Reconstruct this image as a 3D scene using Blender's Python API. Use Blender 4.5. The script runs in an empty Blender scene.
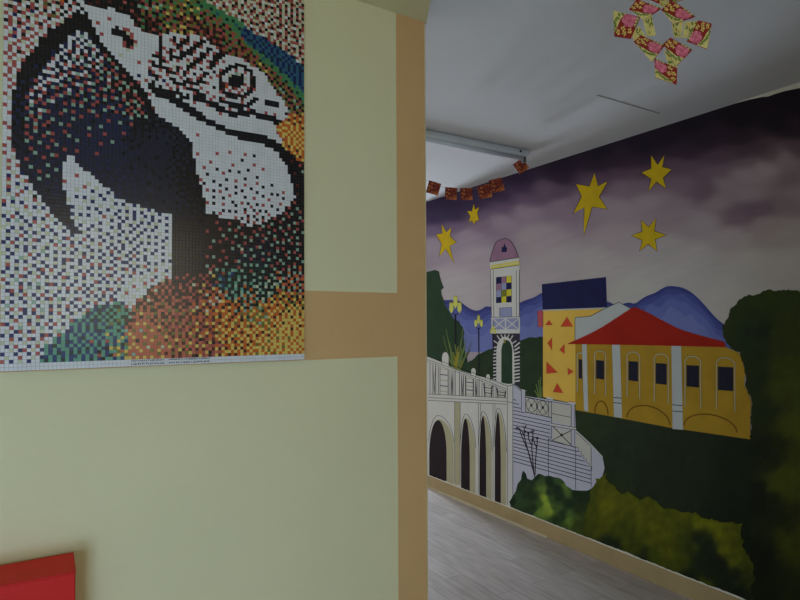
import bpy, bmesh, math, random
from mathutils import Vector, Matrix, noise

S = bpy.context.scene
C = S.collection
random.seed(7)

# ------------------------------------------------------------------ camera
FPX = 583.0                      # focal length in pixels of the 800x600 frame
YAW, PITCH, ROLL = math.radians(31.4), math.radians(1.3), math.radians(0.26)
SHIFT = 8.8                      # vertical shift, pixels
HC = 1.496                       # eye height
fw = Vector((math.sin(YAW) * math.cos(PITCH), math.cos(YAW) * math.cos(PITCH), math.sin(PITCH)))
rt0 = Vector((math.cos(YAW), -math.sin(YAW), 0))
up0 = rt0.cross(fw)
rt = rt0 * math.cos(ROLL) - up0 * math.sin(ROLL)
up = up0 * math.cos(ROLL) + rt0 * math.sin(ROLL)
EYE = Vector((0, 0, HC))
camd = bpy.data.cameras.new('camera')
cam = bpy.data.objects.new('camera', camd)
C.objects.link(cam)
cam.matrix_world = Matrix(((rt.x, up.x, -fw.x, EYE.x), (rt.y, up.y, -fw.y, EYE.y), (rt.z, up.z, -fw.z, EYE.z), (0, 0, 0, 1)))
camd.sensor_width = 36.0
camd.lens = FPX / 800 * 36.0
camd.shift_y = SHIFT / 800
camd.clip_start = 0.02
S.camera = cam

# ------------------------------------------------------------------ world, lights, exposure
S.view_settings.view_transform = 'Standard'
S.view_settings.look = 'None'
S.view_settings.gamma = 1.0
S.view_settings.exposure = 1.12
w = bpy.data.worlds.new('world')
S.world = w
w.use_nodes = True
w.node_tree.nodes['Background'].inputs[0].default_value = (0.62, 0.78, 1.0, 1)
w.node_tree.nodes['Background'].inputs[1].default_value = 0.35


def area(name, loc, direction, sx, sy, power, col):
    l = bpy.data.lights.new(name, 'AREA')
    l.shape = 'RECTANGLE'
    l.size, l.size_y, l.energy, l.color = sx, sy, power, col
    o = bpy.data.objects.new(name, l)
    o.location = loc
    o.rotation_euler = Vector(direction).to_track_quat('-Z', 'Z').to_euler()
    C.objects.link(o)
    return o


# daylight coming in through four unseen window openings, the corridor one added for the mural
area('daylight_bay_window', (-0.8, -1.32, 0.65), (0, 1, 0), 0.8, 1.0, 24.5, (0.44, 0.66, 1.0))
area('daylight_back_window', (0.55, -2.72, 1.85), (0, 1, 0), 1.5, 1.15, 6.6, (1.0, 0.88, 0.50))
area('added_corridor_daylight', (-0.32, 4.3, 1.4), (1, 0, 0), 1.8, 1.5, 10.5, (0.97, 0.94, 1.0))  # unseen window light added to brighten the far part of the mural
area('daylight_far_window', (3.42, 7.62, 1.3), (0, -1, 0), 0.46, 1.9, 135.0, (0.67, 0.79, 1.0))

# ------------------------------------------------------------------ helpers
W, H = 2.99, 2.60                # mural wall plane x, ceiling height
PY = 1.68                        # partition front plane y


def ray(px, py):
    return rt * ((px - 400) / FPX) - up * ((py - 300 - SHIFT) / FPX) + fw


def onX(px, py, x):
    d = ray(px, py)
    return EYE + d * (x / d.x)


def onY(px, py, y):
    d = ray(px, py)
    return EYE + d * (y / d.y)


def onZ(px, py, z):
    d = ray(px, py)
    return EYE + d * ((z - HC) / d.z)


def project(p):
    v = Vector(p) - EYE
    z = v.dot(fw)
    return 400 + FPX * v.dot(rt) / z, 300 + SHIFT - FPX * v.dot(up) / z


def lin(c):
    r = []
    for v in c:
        v = v / 255.0
        r.append(v / 12.92 if v <= 0.04045 else ((v + 0.055) / 1.055) ** 2.4)
    return (r[0], r[1], r[2], 1.0)


MATS = {}


def mat(name, rgb, rough=0.7, spec=0.3, var=0.0, scale=8.0, rgb2=None, bump=0.0, bscale=60.0, stretch=None):
    if name in MATS:
        return MATS[name]
    m = bpy.data.materials.new(name)
    m.use_nodes = True
    nt = m.node_tree
    b = nt.nodes['Principled BSDF']
    b.inputs['Roughness'].default_value = rough
    b.inputs['Specular IOR Level'].default_value = spec
    c = lin(rgb)
    tc = nt.nodes.new('ShaderNodeTexCoord')
    src = tc.outputs['Object']
    if stretch:
        mp = nt.nodes.new('ShaderNodeMapping')
        mp.inputs['Scale'].default_value = stretch
        nt.links.new(src, mp.inputs['Vector'])
        src = mp.outputs['Vector']
    n = nt.nodes.new('ShaderNodeTexNoise')
    n.inputs['Scale'].default_value = scale
    n.inputs['Detail'].default_value = 4.0
    nt.links.new(src, n.inputs['Vector'])
    r = nt.nodes.new('ShaderNodeValToRGB')
    if rgb2:
        r.color_ramp.elements[0].position = 0.38
        r.color_ramp.elements[1].position = 0.62
        r.color_ramp.elements[0].color = c
        r.color_ramp.elements[1].color = lin(rgb2)
    else:
        v = var if var else 0.03
        r.color_ramp.elements[0].position = 0.3
        r.color_ramp.elements[1].position = 0.7
        r.color_ramp.elements[0].color = tuple(x * (1 - v) for x in c[:3]) + (1,)
        r.color_ramp.elements[1].color = tuple(min(1, x * (1 + v)) for x in c[:3]) + (1,)
    nt.links.new(n.outputs['Fac'], r.inputs['Fac'])
    nt.links.new(r.outputs['Color'], b.inputs['Base Color'])
    if bump:
        n2 = nt.nodes.new('ShaderNodeTexNoise')
        n2.inputs['Scale'].default_value = bscale
        nt.links.new(tc.outputs['Object'], n2.inputs['Vector'])
        bp = nt.nodes.new('ShaderNodeBump')
        bp.inputs['Strength'].default_value = bump
        bp.inputs['Distance'].default_value = 0.004
        nt.links.new(n2.outputs['Fac'], bp.inputs['Height'])
        nt.links.new(bp.outputs['Normal'], b.inputs['Normal'])
    MATS[name] = m
    return m


class MB:
    """collects faces with materials and links them as one mesh object"""

    def __init__(self):
        self.bm = bmesh.new()
        self.mats = []

    def mi(self, m):
        if m not in self.mats:
            self.mats.append(m)
        return self.mats.index(m)

    def face(self, pts, m):
        vs = [self.bm.verts.new(p) for p in pts]
        try:
            f = self.bm.faces.new(vs)
        except ValueError:
            return None
        f.material_index = self.mi(m)
        return f

    def box(self, a, b, m):
        x0, y0, z0 = a
        x1, y1, z1 = b
        v = [self.bm.verts.new(p) for p in ((x0, y0, z0), (x1, y0, z0), (x1, y1, z0), (x0, y1, z0), (x0, y0, z1), (x1, y0, z1), (x1, y1, z1), (x0, y1, z1))]
        for q in ((0, 3, 2, 1), (4, 5, 6, 7), (0, 1, 5, 4), (1, 2, 6, 5), (2, 3, 7, 6), (3, 0, 4, 7)):
            f = self.bm.faces.new([v[i] for i in q])
            f.material_index = self.mi(m)

    def prism(self, prof, a, b, m):
        """profile of 3-D offsets swept from a to b, capped"""
        p = [self.bm.verts.new(Vector(a) + Vector(q)) for q in prof]
        r = [self.bm.verts.new(Vector(b) + Vector(q)) for q in prof]
        n = len(p)
        for i in range(n):
            f = self.bm.faces.new((p[i], p[(i + 1) % n], r[(i + 1) % n], r[i]))
            f.material_index = self.mi(m)
        for q in (p[::-1], r):
            f = self.bm.faces.new(q)
            f.material_index = self.mi(m)

    def tube(self, pts, rad, m, seg=8):
        pts = [Vector(p) for p in pts]
        rings = []
        for i, p in enumerate(pts):
            t = (pts[min(i + 1, len(pts) - 1)] - pts[max(i - 1, 0)]).normalized()
            a = t.cross(Vector((0.03, 0.02, 1))).normalized()
            b = t.cross(a)
            rings.append([self.bm.verts.new(p + a * rad * math.cos(2 * math.pi * k / seg) + b * rad * math.sin(2 * math.pi * k / seg)) for k in range(seg)])
        for i in range(len(rings) - 1):
            for k in range(seg):
                f = self.bm.faces.new((rings[i][k], rings[i][(k + 1) % seg], rings[i + 1][(k + 1) % seg], rings[i + 1][k]))
                f.material_index = self.mi(m)
                f.smooth = True
        for q in (rings[0][::-1], rings[-1]):
            f = self.bm.faces.new(q)
            f.material_index = self.mi(m)

    def build(self, name, parent=None, normals=True, bevel=0.0):
        me = bpy.data.meshes.new(name)
        if normals:
            bmesh.ops.recalc_face_normals(self.bm, faces=self.bm.faces)
        self.bm.to_mesh(me)
        self.bm.free()
        for m in self.mats:
            me.materials.append(m)
        o = bpy.data.objects.new(name, me)
        C.objects.link(o)
        if parent:
            o.parent = parent
        if bevel:
            md = o.modifiers.new('bevel', 'BEVEL')
            md.width = bevel
            md.segments = 2
        return o


def thing(name, label, cat, loc=(0, 0, 0), group=None):
    o = bpy.data.objects.new(name, None)
    o.empty_display_size = 0.05
    o.location = loc
    o['label'] = label
    o['category'] = cat
    if group:
        o['group'] = group
    C.objects.link(o)
    return o


def keep(o, parent):
    """parent o to an empty that is not at the origin, keeping its place"""
    o.parent = parent
    o.matrix_parent_inverse = Matrix.Translation(parent.location).inverted()
    return o


def struct(o):
    o['kind'] = 'structure'
    return o


# ------------------------------------------------------------------ room shell
m_cream = mat('cream_wall_paint', (224, 213, 166), 0.75, 0.25, 0.02, 3, bump=0.12, bscale=40)
m_orange = mat('ochre_wall_paint', (212, 168, 112), 0.7, 0.25, 0.03, 3, bump=0.12, bscale=40)
m_edge = mat('lit_corner_cream', (240, 220, 170), 0.6, 0.3)  # cream corner line, light from beyond put into its paler colour
m_white = mat('white_ceiling_paint', (196, 194, 188), 0.85, 0.2, 0.02, 2, bump=0.05, bscale=25)
m_soffit = mat('cream_ceiling_paint', (224, 215, 165), 0.85, 0.2, 0.02, 2)
m_plain = mat('plain_wall_paint', (205, 203, 190), 0.8, 0.2)
m_frame = mat('white_frame_paint', (225, 225, 225), 0.5, 0.4)
m_base = mat('tan_skirting_paint', (172, 148, 102), 0.6, 0.3, 0.08, 6)
m_shoe = mat('pale_strip', (188, 172, 138), 0.6, 0.3)

# laminate floor, planks along Y
m_floor = bpy.data.materials.new('grey_laminate_planks')
m_floor.use_nodes = True
nt = m_floor.node_tree
b = nt.nodes['Principled BSDF']
tc = nt.nodes.new('ShaderNodeTexCoord')
mp = nt.nodes.new('ShaderNodeMapping')
mp.inputs['Rotation'].default_value = (0, 0, math.pi / 2)
br = nt.nodes.new('ShaderNodeTexBrick')
br.inputs['Scale'].default_value = 1.0
br.inputs['Brick Width'].default_value = 0.62
br.inputs['Row Height'].default_value = 0.125
br.inputs['Mortar Size'].default_value = 0.0016
br.inputs['Color1'].default_value = lin((170, 160, 151))
br.inputs['Color2'].default_value = lin((186, 176, 168))
br.inputs['Mortar'].default_value = lin((140, 130, 124))
nz = nt.nodes.new('ShaderNodeTexNoise')
nz.inputs['Scale'].default_value = 5.0
nz.inputs['Detail'].default_value = 8.0
mp2 = nt.nodes.new('ShaderNodeMapping')
mp2.inputs['Scale'].default_value = (7, 0.9, 1)
mx = nt.nodes.new('ShaderNodeMixRGB')
mx.blend_type = 'OVERLAY'
mx.inputs['Fac'].default_value = 0.45
nt.links.new(tc.outputs['Object'], mp.inputs['Vector'])
nt.links.new(mp.outputs['Vector'], br.inputs['Vector'])
nt.links.new(tc.outputs['Object'], mp2.inputs['Vector'])
nt.links.new(mp2.outputs['Vector'], nz.inputs['Vector'])
nt.links.new(br.outputs['Color'], mx.inputs['Color1'])
nt.links.new(nz.outputs['Fac'], mx.inputs['Color2'])
nt.links.new(mx.outputs['Color'], b.inputs['Base Color'])
b.inputs['Roughness'].default_value = 0.36
b.inputs['Specular IOR Level'].default_value = 0.45

XL, XR, YB, YF, XW, YM = -1.3, 5.0, -2.6, 7.5, 2.99, 4.62
f = MB()
f.box((XL - 0.12, YB - 0.12, -0.1), (XR, YF + 0.12, 0), m_floor)
struct(f.build('floor'))
f = MB()
f.box((XL - 0.12, YB - 0.12, H), (XR, YF + 0.12, H + 0.1), m_white)
struct(f.build('ceiling'))

# lowered ceiling over the room on the camera's side, its edge runs off the partition corner
CX = onY(428.3, 300, PY).x       # partition corner
SH = 2.548
f = MB()
e0 = Vector((CX, PY, 0))
e1 = onZ(430.5, -1, SH)
dirn = (Vector((e1.x, e1.y, 0)) - e0).normalized()
e2 = e0 + dirn * ((YB - PY) / dirn.y)
pl = [(XL, PY), (CX, PY), (e2.x, YB), (XL, YB)]
lo = [Vector((x, y, SH)) for x, y in pl]
hi = [Vector((x, y, H)) for x, y in pl]
f.face(lo[::-1], m_soffit)
for i in range(4):
    f.face((lo[i], lo[(i + 1) % 4], hi[(i + 1) % 4], hi[i]), m_soffit)
struct(f.build('ceiling_lowered'))

# partition wall with the ochre painted frame bands
XS = onY(397.3, 330, PY).x
ZB1, ZB0 = onY(397, 293, PY).z, onY(397, 356.5, PY).z
T = 0.13
f = MB()
R = 0.015
xs = [XL, XS, CX - R]
zs = [0, ZB0, ZB1, SH]
for i in range(2):
    for k in range(3):
        m = m_cream if (i == 0 and k != 1) else m_orange
        f.face([(xs[i], PY, zs[k]), (xs[i + 1], PY, zs[k]), (xs[i + 1], PY, zs[k + 1]), (xs[i], PY, zs[k + 1])], m)
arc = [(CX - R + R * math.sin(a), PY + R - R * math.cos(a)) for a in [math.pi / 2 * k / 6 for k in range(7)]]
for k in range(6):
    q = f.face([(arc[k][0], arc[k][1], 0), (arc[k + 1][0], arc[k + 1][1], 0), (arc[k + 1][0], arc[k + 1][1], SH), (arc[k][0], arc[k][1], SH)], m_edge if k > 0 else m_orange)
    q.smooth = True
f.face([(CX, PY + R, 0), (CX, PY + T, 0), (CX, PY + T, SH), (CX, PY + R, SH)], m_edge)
f.face([(CX, PY + T, 0), (XL, PY + T, 0), (XL, PY + T, H), (CX, PY + T, H)], m_plain)
f.face([(XL, PY, SH), (CX - R, PY, SH), (CX, PY + R, SH), (CX, PY + T, SH), (XL, PY + T, SH)], m_plain)
f.face([(CX, PY, SH), (CX, PY + T, SH), (CX, PY + T, H), (CX, PY, H)], m_plain)
struct(f.build('wall_left', normals=False))

# mural wall (end face visible from the side)
f = MB()
f.box((XW, YB, 0), (XW + 0.13, YM, H), m_plain)
struct(f.build('wall_right'))


def wall_with_hole(name, axis, pos, thick, a0, a1, h0, h1, z0, z1):
    """wall across the other axis from a0 to a1 with an opening h0..h1, z0..z1"""
    f = MB()
    for (p, q, r, s) in ((a0, h0, 0, H), (h1, a1, 0, H), (h0, h1, 0, z0), (h0, h1, z1, H)):
        if axis == 'x':
            f.box((pos, p, r), (pos + thick, q, s), m_plain)
        else:
            f.box((p, pos, r), (q, pos + thick, s), m_plain)
    return struct(f.build(name))


def window(name, axis, pos, h0, h1, z0, z1):
    f = MB()
    t = 0.045

    def bar(p, q, r, s):
        if axis == 'x':
            f.box((pos - 0.03, p, r), (pos + 0.03, q, s), m_frame)
        else:
            f.box((p, pos - 0.03, r), (q, pos + 0.03, s), m_frame)
    bar(h0, h0 + t, z0, z1)
    bar(h1 - t, h1, z0, z1)
    bar(h0 + t, h1 - t, z0, z0 + t)
    bar(h0 + t, h1 - t, z1 - t, z1)
    c = (h0 + h1) / 2
    if h1 - h0 > 0.6:
        bar(c - t / 2, c + t / 2, z0 + t, z1 - t)
    return struct(f.build(name))


for name, x, spans in (('wall_side', XL, ((YB, PY, 0, H),)),
                       ('wall_added_corridor', -0.2, ((PY + 0.13, 3.4, 0, H), (5.2, YF, 0, H), (3.4, 5.2, 0, 0.65), (3.4, 5.2, 2.15, H)))):  # unseen corridor wall, added to set its window close to the mural
    f = MB()
    for (p, q, r, s) in spans:
        f.box((x - 0.12, p, r), (x, q, s), m_plain)
    struct(f.build(name))
wall_with_hole('wall_added_bay', 'y', -1.32, 0.12, XL, -0.25, -1.2, -0.4, 0.15, 1.15)  # added unseen bay, placed to light the partition more than the mural
f = MB()
f.box((-0.37, YB, 0), (-0.25, -1.32, H), m_plain)  # closes the side of the added bay
struct(f.build('wall_added_return'))
window('window_1', 'y', -1.26, -1.2, -0.4, 0.15, 1.15)
window('window_2', 'x', -0.26, 3.4, 5.2, 0.65, 2.15)  # frame of the added corridor window
wall_with_hole('wall_back', 'y', YB - 0.12, 0.12, XL, XW, -0.2, 1.3, 1.25, 2.45)
window('window_3', 'y', YB - 0.06, -0.2, 1.3, 1.25, 2.45)
wall_with_hole('wall_far', 'y', YF, 0.12, -0.2, XR, 3.19, 3.65, 0.35, 2.25)
window('window_4', 'y', YF + 0.06, 3.19, 3.65, 0.35, 2.25)
f = MB()
f.box((1.45, YB, 0), (1.57, 0.45, SH - 0.001), m_plain)  # added out of view to keep window light off the near mural
struct(f.build('wall_light_block'))
f = MB()
f.box((XR, YM, 0), (XR + 0.12, YF, H), m_plain)
f.box((XW + 0.13, YM - 0.12, 0), (XR + 0.12, YM, H), m_plain)
struct(f.build('wall_annex'))

# skirting board under the mural and the pale strip that stops short of the camera's end
f = MB()
SKH, SKT = 0.102, 0.012
f.box((XW - SKT, YB, 0), (XW, YM, SKH), m_base)
struct(f.build('baseboard_right', bevel=0.002))
ys = onZ(551, 537.5, 0.0).y
f = MB()
f.prism([(0, 0, 0), (-0.012, 0, 0), (-0.010, 0, 0.008), (0, 0, 0.014)], (XW - SKT, ys, 0), (XW - SKT, YM, 0), m_shoe)
struct(f.build('trim_1'))

# ceiling board joint
a = onZ(597, 95, H)
b_ = onZ(660, 113, H)
f = MB()
m_joint = mat('ceiling_joint_strip', (156, 146, 136), 0.8, 0.2)
f.box((a.x, a.y - 0.003, H - 0.002), (b_.x, a.y + 0.003, H), m_joint)
struct(f.build('trim_2'))

# chipped plaster edge where the mural meets the ceiling and the skirting
m_chip = mat('bare_plaster_edge', (214, 208, 186), 0.85, 0.2, 0.06, 30)
f = MB()
rnd = random.Random(3)
y = 0.5
up_, lo_ = [], []
while y < YM:
    h = 0.006 + 0.010 * max(0, noise.noise(Vector((y * 5, 0, 1)))) + 0.004 * rnd.random()
    up_.append((y, SKH + h))
    y += 0.02
for i in range(len(up_) - 1):
    f.face([(XW - 0.0062, up_[i][0], SKH - 0.001), (XW - 0.0062, up_[i + 1][0], SKH - 0.001), (XW - 0.0062, up_[i + 1][0], up_[i + 1][1]), (XW - 0.0062, up_[i][0], up_[i][1])], m_chip)
ch = []
for (px, py) in ((735, 103.5), (750, 99.5), (762, 97), (768, 96.5), (775, 94), (785, 91), (800, 88), (830, 79)):
    ch.append(onX(px, py, XW - 0.0062))
for i in range(len(ch) - 1):
    f.face([ch[i], ch[i + 1], Vector((XW - 0.0062, ch[i + 1].y, H)), Vector((XW - 0.0062, ch[i].y, H))], m_chip)
struct(f.build('trim_3'))

from mathutils.geometry import delaunay_2d_cdt
# ------------------------------------------------------------------ the mural painted on wall_right
mural = thing('mural', 'wall-length painted mural of a clock tower, viaduct and red-roofed hall under a purple starry sky', 'mural', (W, 2.5, 0))
COAT = 0.00035                   # each coat of paint lies on the one below


def wx(l):
    return W - 0.0006 - COAT * l


def P(pts, l):
    return [onX(x, y, wx(l)) for x, y in pts]


def chaikin(pts, n=2, closed=True):
    for _ in range(n):
        q = []
        m = len(pts)
        rng = range(m) if closed else range(m - 1)
        if not closed:
            q.append(pts[0])
        for i in rng:
            a, b = pts[i], pts[(i + 1) % m]
            q.append((a[0] * .75 + b[0] * .25, a[1] * .75 + b[1] * .25))
            q.append((a[0] * .25 + b[0] * .75, a[1] * .25 + b[1] * .75))
        if not closed:
            q.append(pts[-1])
        pts = q
    return pts


def rough(pts, amp, step, seed=1):
    """hand-painted ragged outline: subdivide and push the points about"""
    out = []
    m = len(pts)
    for i in range(m):
        a, b = pts[i], pts[(i + 1) % m]
        n = max(1, int(math.hypot(b[0] - a[0], b[1] - a[1]) / step))
        for k in range(n):
            t = k / n
            x, y = a[0] + (b[0] - a[0]) * t, a[1] + (b[1] - a[1]) * t
            out.append((x + amp * noise.noise(Vector((x * .31, y * .31, seed))), y + amp * noise.noise(Vector((x * .31, y * .31, seed + 40)))))
    return out


class Paint(MB):
    def poly(self, pts, m, l):
        return self.face(P(pts, l), m)

    def line(self, pts, wd, m, l, closed=False):
        pts = list(pts)
        if closed:
            pts = pts + [pts[0]]
        L, Rr = [], []
        for i, p in enumerate(pts):
            a, b = pts[max(i - 1, 0)], pts[min(i + 1, len(pts) - 1)]
            if closed and i in (0, len(pts) - 1):
                a, b = pts[-2], pts[1]
            dx, dy = b[0] - a[0], b[1] - a[1]
            n = math.hypot(dx, dy) or 1
            ox, oy = -dy / n * wd / 2, dx / n * wd / 2
            L.append((p[0] + ox, p[1] + oy))
            Rr.append((p[0] - ox, p[1] - oy))
        for i in range(len(pts) - 1):
            self.poly([L[i], L[i + 1], Rr[i + 1], Rr[i]], m, l)

    def rect(self, x0, y0, x1, y1, m, l, s=0.0):
        self.poly([(x0, y0), (x1, y0 + s * (x1 - x0)), (x1, y1 + s * (x1 - x0)), (x0, y1)], m, l)

    def done(self, name):
        # ngons may be wound either way: turn every face towards the room
        for fc in self.bm.faces:
            fc.normal_update()
            if fc.normal.x > 0:
                fc.normal_flip()
        ng = [fc for fc in self.bm.faces if len(fc.verts) > 4]
        if ng:
            bmesh.ops.triangulate(self.bm, faces=ng)
        o = self.build(name, normals=False)
        return keep(o, mural)


def arcpts(cx, cy, rx, ry, a0, a1, n=12, tilt=0.0):
    out = []
    for k in range(n + 1):
        t = math.radians(a0 + (a1 - a0) * k / n)
        x = rx * math.cos(t)
        out.append((cx + x, cy - ry * math.sin(t) + tilt * x))
    return out


def pm(name, rgb, var=0.05, scale=6.0, **k):
    return mat('paint_' + name, rgb, 0.66, 0.1, var, scale, **k)


# sky: one skin of paint, its colours brushed between the places sampled here
SKY = [(430, 203, (56, 43, 70)), (432, 220, (63, 48, 77)), (450, 205, (52, 39, 65)), (452, 217, (61, 46, 73)), (470, 203, (56, 43, 67)), (474, 207, (65, 49, 73)), (490, 192, (52, 39, 62)), (504, 199, (65, 49, 72)), (520, 180, (49, 36, 55)), (524, 191, (66, 49, 72)),
       (432, 232, (123, 102, 126)), (455, 226, (125, 102, 124)), (480, 214, (119, 96, 116)), (505, 206, (117, 92, 111)), (524, 198, (115, 90, 109)), (545, 190, (113, 88, 104)), (485, 224, (141, 118, 131)),
       (435, 244, (167, 150, 157)), (470, 236, (167, 148, 155)), (500, 222, (163, 142, 149)), (525, 211, (161, 140, 147)), (480, 258, (177, 162, 163)), (540, 235, (173, 156, 155)), (460, 285, (185, 174, 170)), (500, 290, (183, 170, 167)),
       (560, 165, (42, 30, 45)), (560, 178, (54, 40, 57)), (560, 192, (107, 82, 100)), (562, 206, (149, 126, 135)), (580, 200, (141, 118, 127)), (600, 155, (40, 30, 42)), (600, 166, (52, 38, 52)), (600, 178, (98, 74, 88)), (595, 190, (117, 92, 104)), (620, 160, (54, 39, 52)), (620, 174, (98, 73, 86)), (640, 162, (61, 44, 57)), (640, 146, (40, 29, 41)), (640, 172, (98, 73, 84)),
       (620, 187, (137, 112, 120)), (640, 186, (135, 111, 118)), (600, 205, (161, 142, 146)), (560, 260, (179, 166, 161)), (600, 265, (185, 174, 165)), (620, 210, (165, 146, 147)), (620, 240, (175, 158, 155)), (650, 202, (161, 142, 143)),
       (680, 150, (61, 44, 55)), (690, 125, (36, 27, 36)), (670, 140, (42, 30, 41)), (680, 168, (105, 80, 90)), (680, 184, (129, 105, 111)), (668, 205, (151, 130, 132)), (680, 215, (155, 136, 136)), (700, 178, (117, 92, 100)), (702, 192, (117, 92, 99)), (715, 158, (92, 69, 78)),
       (700, 140, (47, 34, 44)), (740, 138, (51, 37, 45)), (740, 118, (35, 26, 33)), (760, 150, (84, 64, 70)), (800, 105, (33, 24, 31)), (780, 125, (36, 28, 34)), (740, 152, (84, 64, 72)), (745, 162, (123, 102, 106)), (770, 155, (111, 90, 94)), (800, 128, (51, 37, 44)),
       (765, 168, (171, 153, 148)), (745, 175, (163, 145, 143)), (725, 184, (153, 133, 133)), (785, 158, (151, 131, 129)), (800, 148, (101, 78, 83)), (790, 178, (135, 113, 114)), (800, 195, (153, 133, 131)), (720, 172, (121, 98, 104)),
       (748, 211, (119, 94, 104)), (762, 207, (123, 99, 106)), (736, 214, (127, 104, 109)), (785, 205, (141, 120, 122)), (750, 195, (157, 138, 137)), (720, 203, (155, 136, 135)), (765, 224, (165, 148, 143)),
       (700, 222, (167, 150, 147)), (730, 238, (175, 160, 153)), (790, 230, (173, 158, 149)), (700, 260, (185, 174, 163)), (660, 250, (179, 166, 159)), (660, 275, (187, 178, 167)), (750, 265, (187, 177, 165)), (800, 265, (185, 175, 163)),
       (640, 290, (189, 182, 170)), (740, 300, (189, 180, 167)), (900, 70, (33, 24, 31)), (880, 100, (52, 39, 45)), (900, 160, (131, 108, 111)), (900, 250, (181, 168, 157))]


def skycol(x, y):
    n1 = noise.fractal(Vector((x * .018, y * .05 + x * .02, 2.0)), 1.0, 2.0, 4)
    n2 = noise.fractal(Vector((x * .02 + 9, y * .06 + x * .03, 7.0)), 1.0, 2.0, 4)
    x2, y2 = x + 5 * n1, y + 2.6 * n2
    ws, r = 0, [0, 0, 0]
    for sx, sy, c in SKY:
        d = ((x2 - sx) * .6) ** 2 + (y2 - sy) ** 2
        k = 1 / (d + 40) ** 2.5
        ws += k
        for i in range(3):
            r[i] += k * c[i]
    st = 1 + 0.03 * noise.noise(Vector((x * .03, y * .22 + x * .07, 4.0)))
    return [max(0, min(255, v / ws * st)) for v in r]


m_sky = bpy.data.materials.new('paint_sky')
m_sky.use_nodes = True
nt = m_sky.node_tree
at = nt.nodes.new('ShaderNodeVertexColor')
at.layer_name = 'paint'
bs = nt.nodes['Principled BSDF']
bs.inputs['Roughness'].default_value = 0.6
bs.inputs['Specular IOR Level'].default_value = 0.1
nt.links.new(at.outputs['Color'], bs.inputs['Base Color'])
Y0, Y1, NYS, NZS = 0.45, YM - 0.002, 190, 90
Z0s = 0.9
verts, cols = [], []
for j in range(NZS + 1):
    for i in range(NYS + 1):
        y = Y0 + (Y1 - Y0) * (i / NYS)
        z = Z0s + (H - 0.001 - Z0s) * j / NZS
        verts.append((wx(0), y, z))
        px, py = project((wx(0), y, z))
        cols.append(lin(skycol(px, py)))
faces = []
for j in range(NZS):
    for i in range(NYS):
        a = j * (NYS + 1) + i
        faces.append((a, a + NYS + 1, a + NYS + 2, a + 1))
me = bpy.data.meshes.new('painted_sky')
me.from_pydata(verts, [], faces)
ca = me.color_attributes.new('paint', 'FLOAT_COLOR', 'POINT')
for i, c in enumerate(cols):
    ca.data[i].color = c
me.materials.append(m_sky)
o = bpy.data.objects.new('painted_sky', me)
C.objects.link(o)
keep(o, mural)

# colours of the paint
k_line = pm('ink', (34, 30, 36))
k_white = pm('chalk_white', (206, 202, 190), 0.04, 5)
k_lav = pm('lavender_white', (190, 187, 195), 0.03, 5)
k_beige = pm('stone_beige', (176, 168, 132), 0.05, 6)
k_beige2 = pm('stone_pale', (194, 190, 174), 0.04, 6)
k_dark = pm('arch_dark', (44, 34, 34))
k_navy = pm('navy', (34, 34, 74), 0.08, 9)
k_winnavy = pm('window_navy', (34, 34, 46), 0.08, 9)
k_yel = pm('house_yellow', (226, 182, 76), 0.05, 5)
k_ochre = pm('hall_ochre', (172, 134, 36), 0.10, 7)
k_ochre2 = pm('hall_ochre_deep', (146, 106, 24), 0.08, 7)
k_arch = pm('hall_arch_line', (108, 74, 16), 0.06, 8)
k_roof = pm('roof_red', (160, 34, 16), 0.08, 6)
k_tri = pm('triangle_red', (204, 70, 44), 0.05, 6)
k_star = pm('star_yellow', (206, 172, 22), 0.10, 9)
k_starline = pm('star_outline', (92, 62, 26))
k_grey = pm('roof_grey', (184, 186, 178), 0.04, 5)
k_mt = [pm('mountain_%s' % n, c, 0.06, 7) for n, c in (('rim', (62, 66, 122)), ('upper', (72, 80, 138)), ('mid', (86, 94, 152)), ('low', (100, 108, 164)), ('foot', (112, 120, 170)))]
k_hedge = pm('hedge_green', (46, 66, 44), 0.12, 10)
k_hill = pm('hill_green', (44, 60, 36), 0.15, 10)
k_lawn = pm('lawn_green', (46, 58, 36), 0.12, 6)
k_tree = pm('tree_dark_green', (40, 52, 24), 0.25, 5)
k_tree2 = pm('tree_moss_green', (62, 76, 24), 0.2, 5)
k_bush = pm('bush_green', (42, 66, 32), 0.25, 9)
k_leaf = pm('leaf_green', (92, 124, 44), 0.2, 12)
k_leaf2 = pm('leaf_lime', (134, 152, 46), 0.2, 12)
k_olive = pm('bush_olive', (80, 92, 24), 0.22, 7)
k_olive2 = pm('bush_olive_light', (96, 104, 24), 0.2, 7)
k_flame = pm('lamp_yellow', (206, 204, 96), 0.1, 12)
k_palm = pm('palm_green', (104, 122, 66), 0.15, 12)
k_palm2 = pm('palm_ochre', (148, 136, 44), 0.15, 12)
k_dome = pm('dome_mauve', (150, 112, 130), 0.06, 8)
k_stripe = pm('stripe_yellow', (214, 200, 56), 0.06, 8)
k_brick = pm('tower_brick', (56, 50, 58), 0.1, 10)
k_pane = pm('tower_bluegrey', (146, 150, 178), 0.06, 9)
k_pink = pm('balcony_pink', (186, 84, 88), 0.05, 8)
k_green = pm('checker_green', (120, 120, 40), 0.1, 9)

def inpoly(x, y, poly):
    r = False
    j = len(poly) - 1
    for i in range(len(poly)):
        xi, yi = poly[i]
        xj, yj = poly[j]
        if (yi > y) != (yj > y) and x < (xj - xi) * (y - yi) / (yj - yi) + xi:
            r = not r
        j = i
    return r


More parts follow.
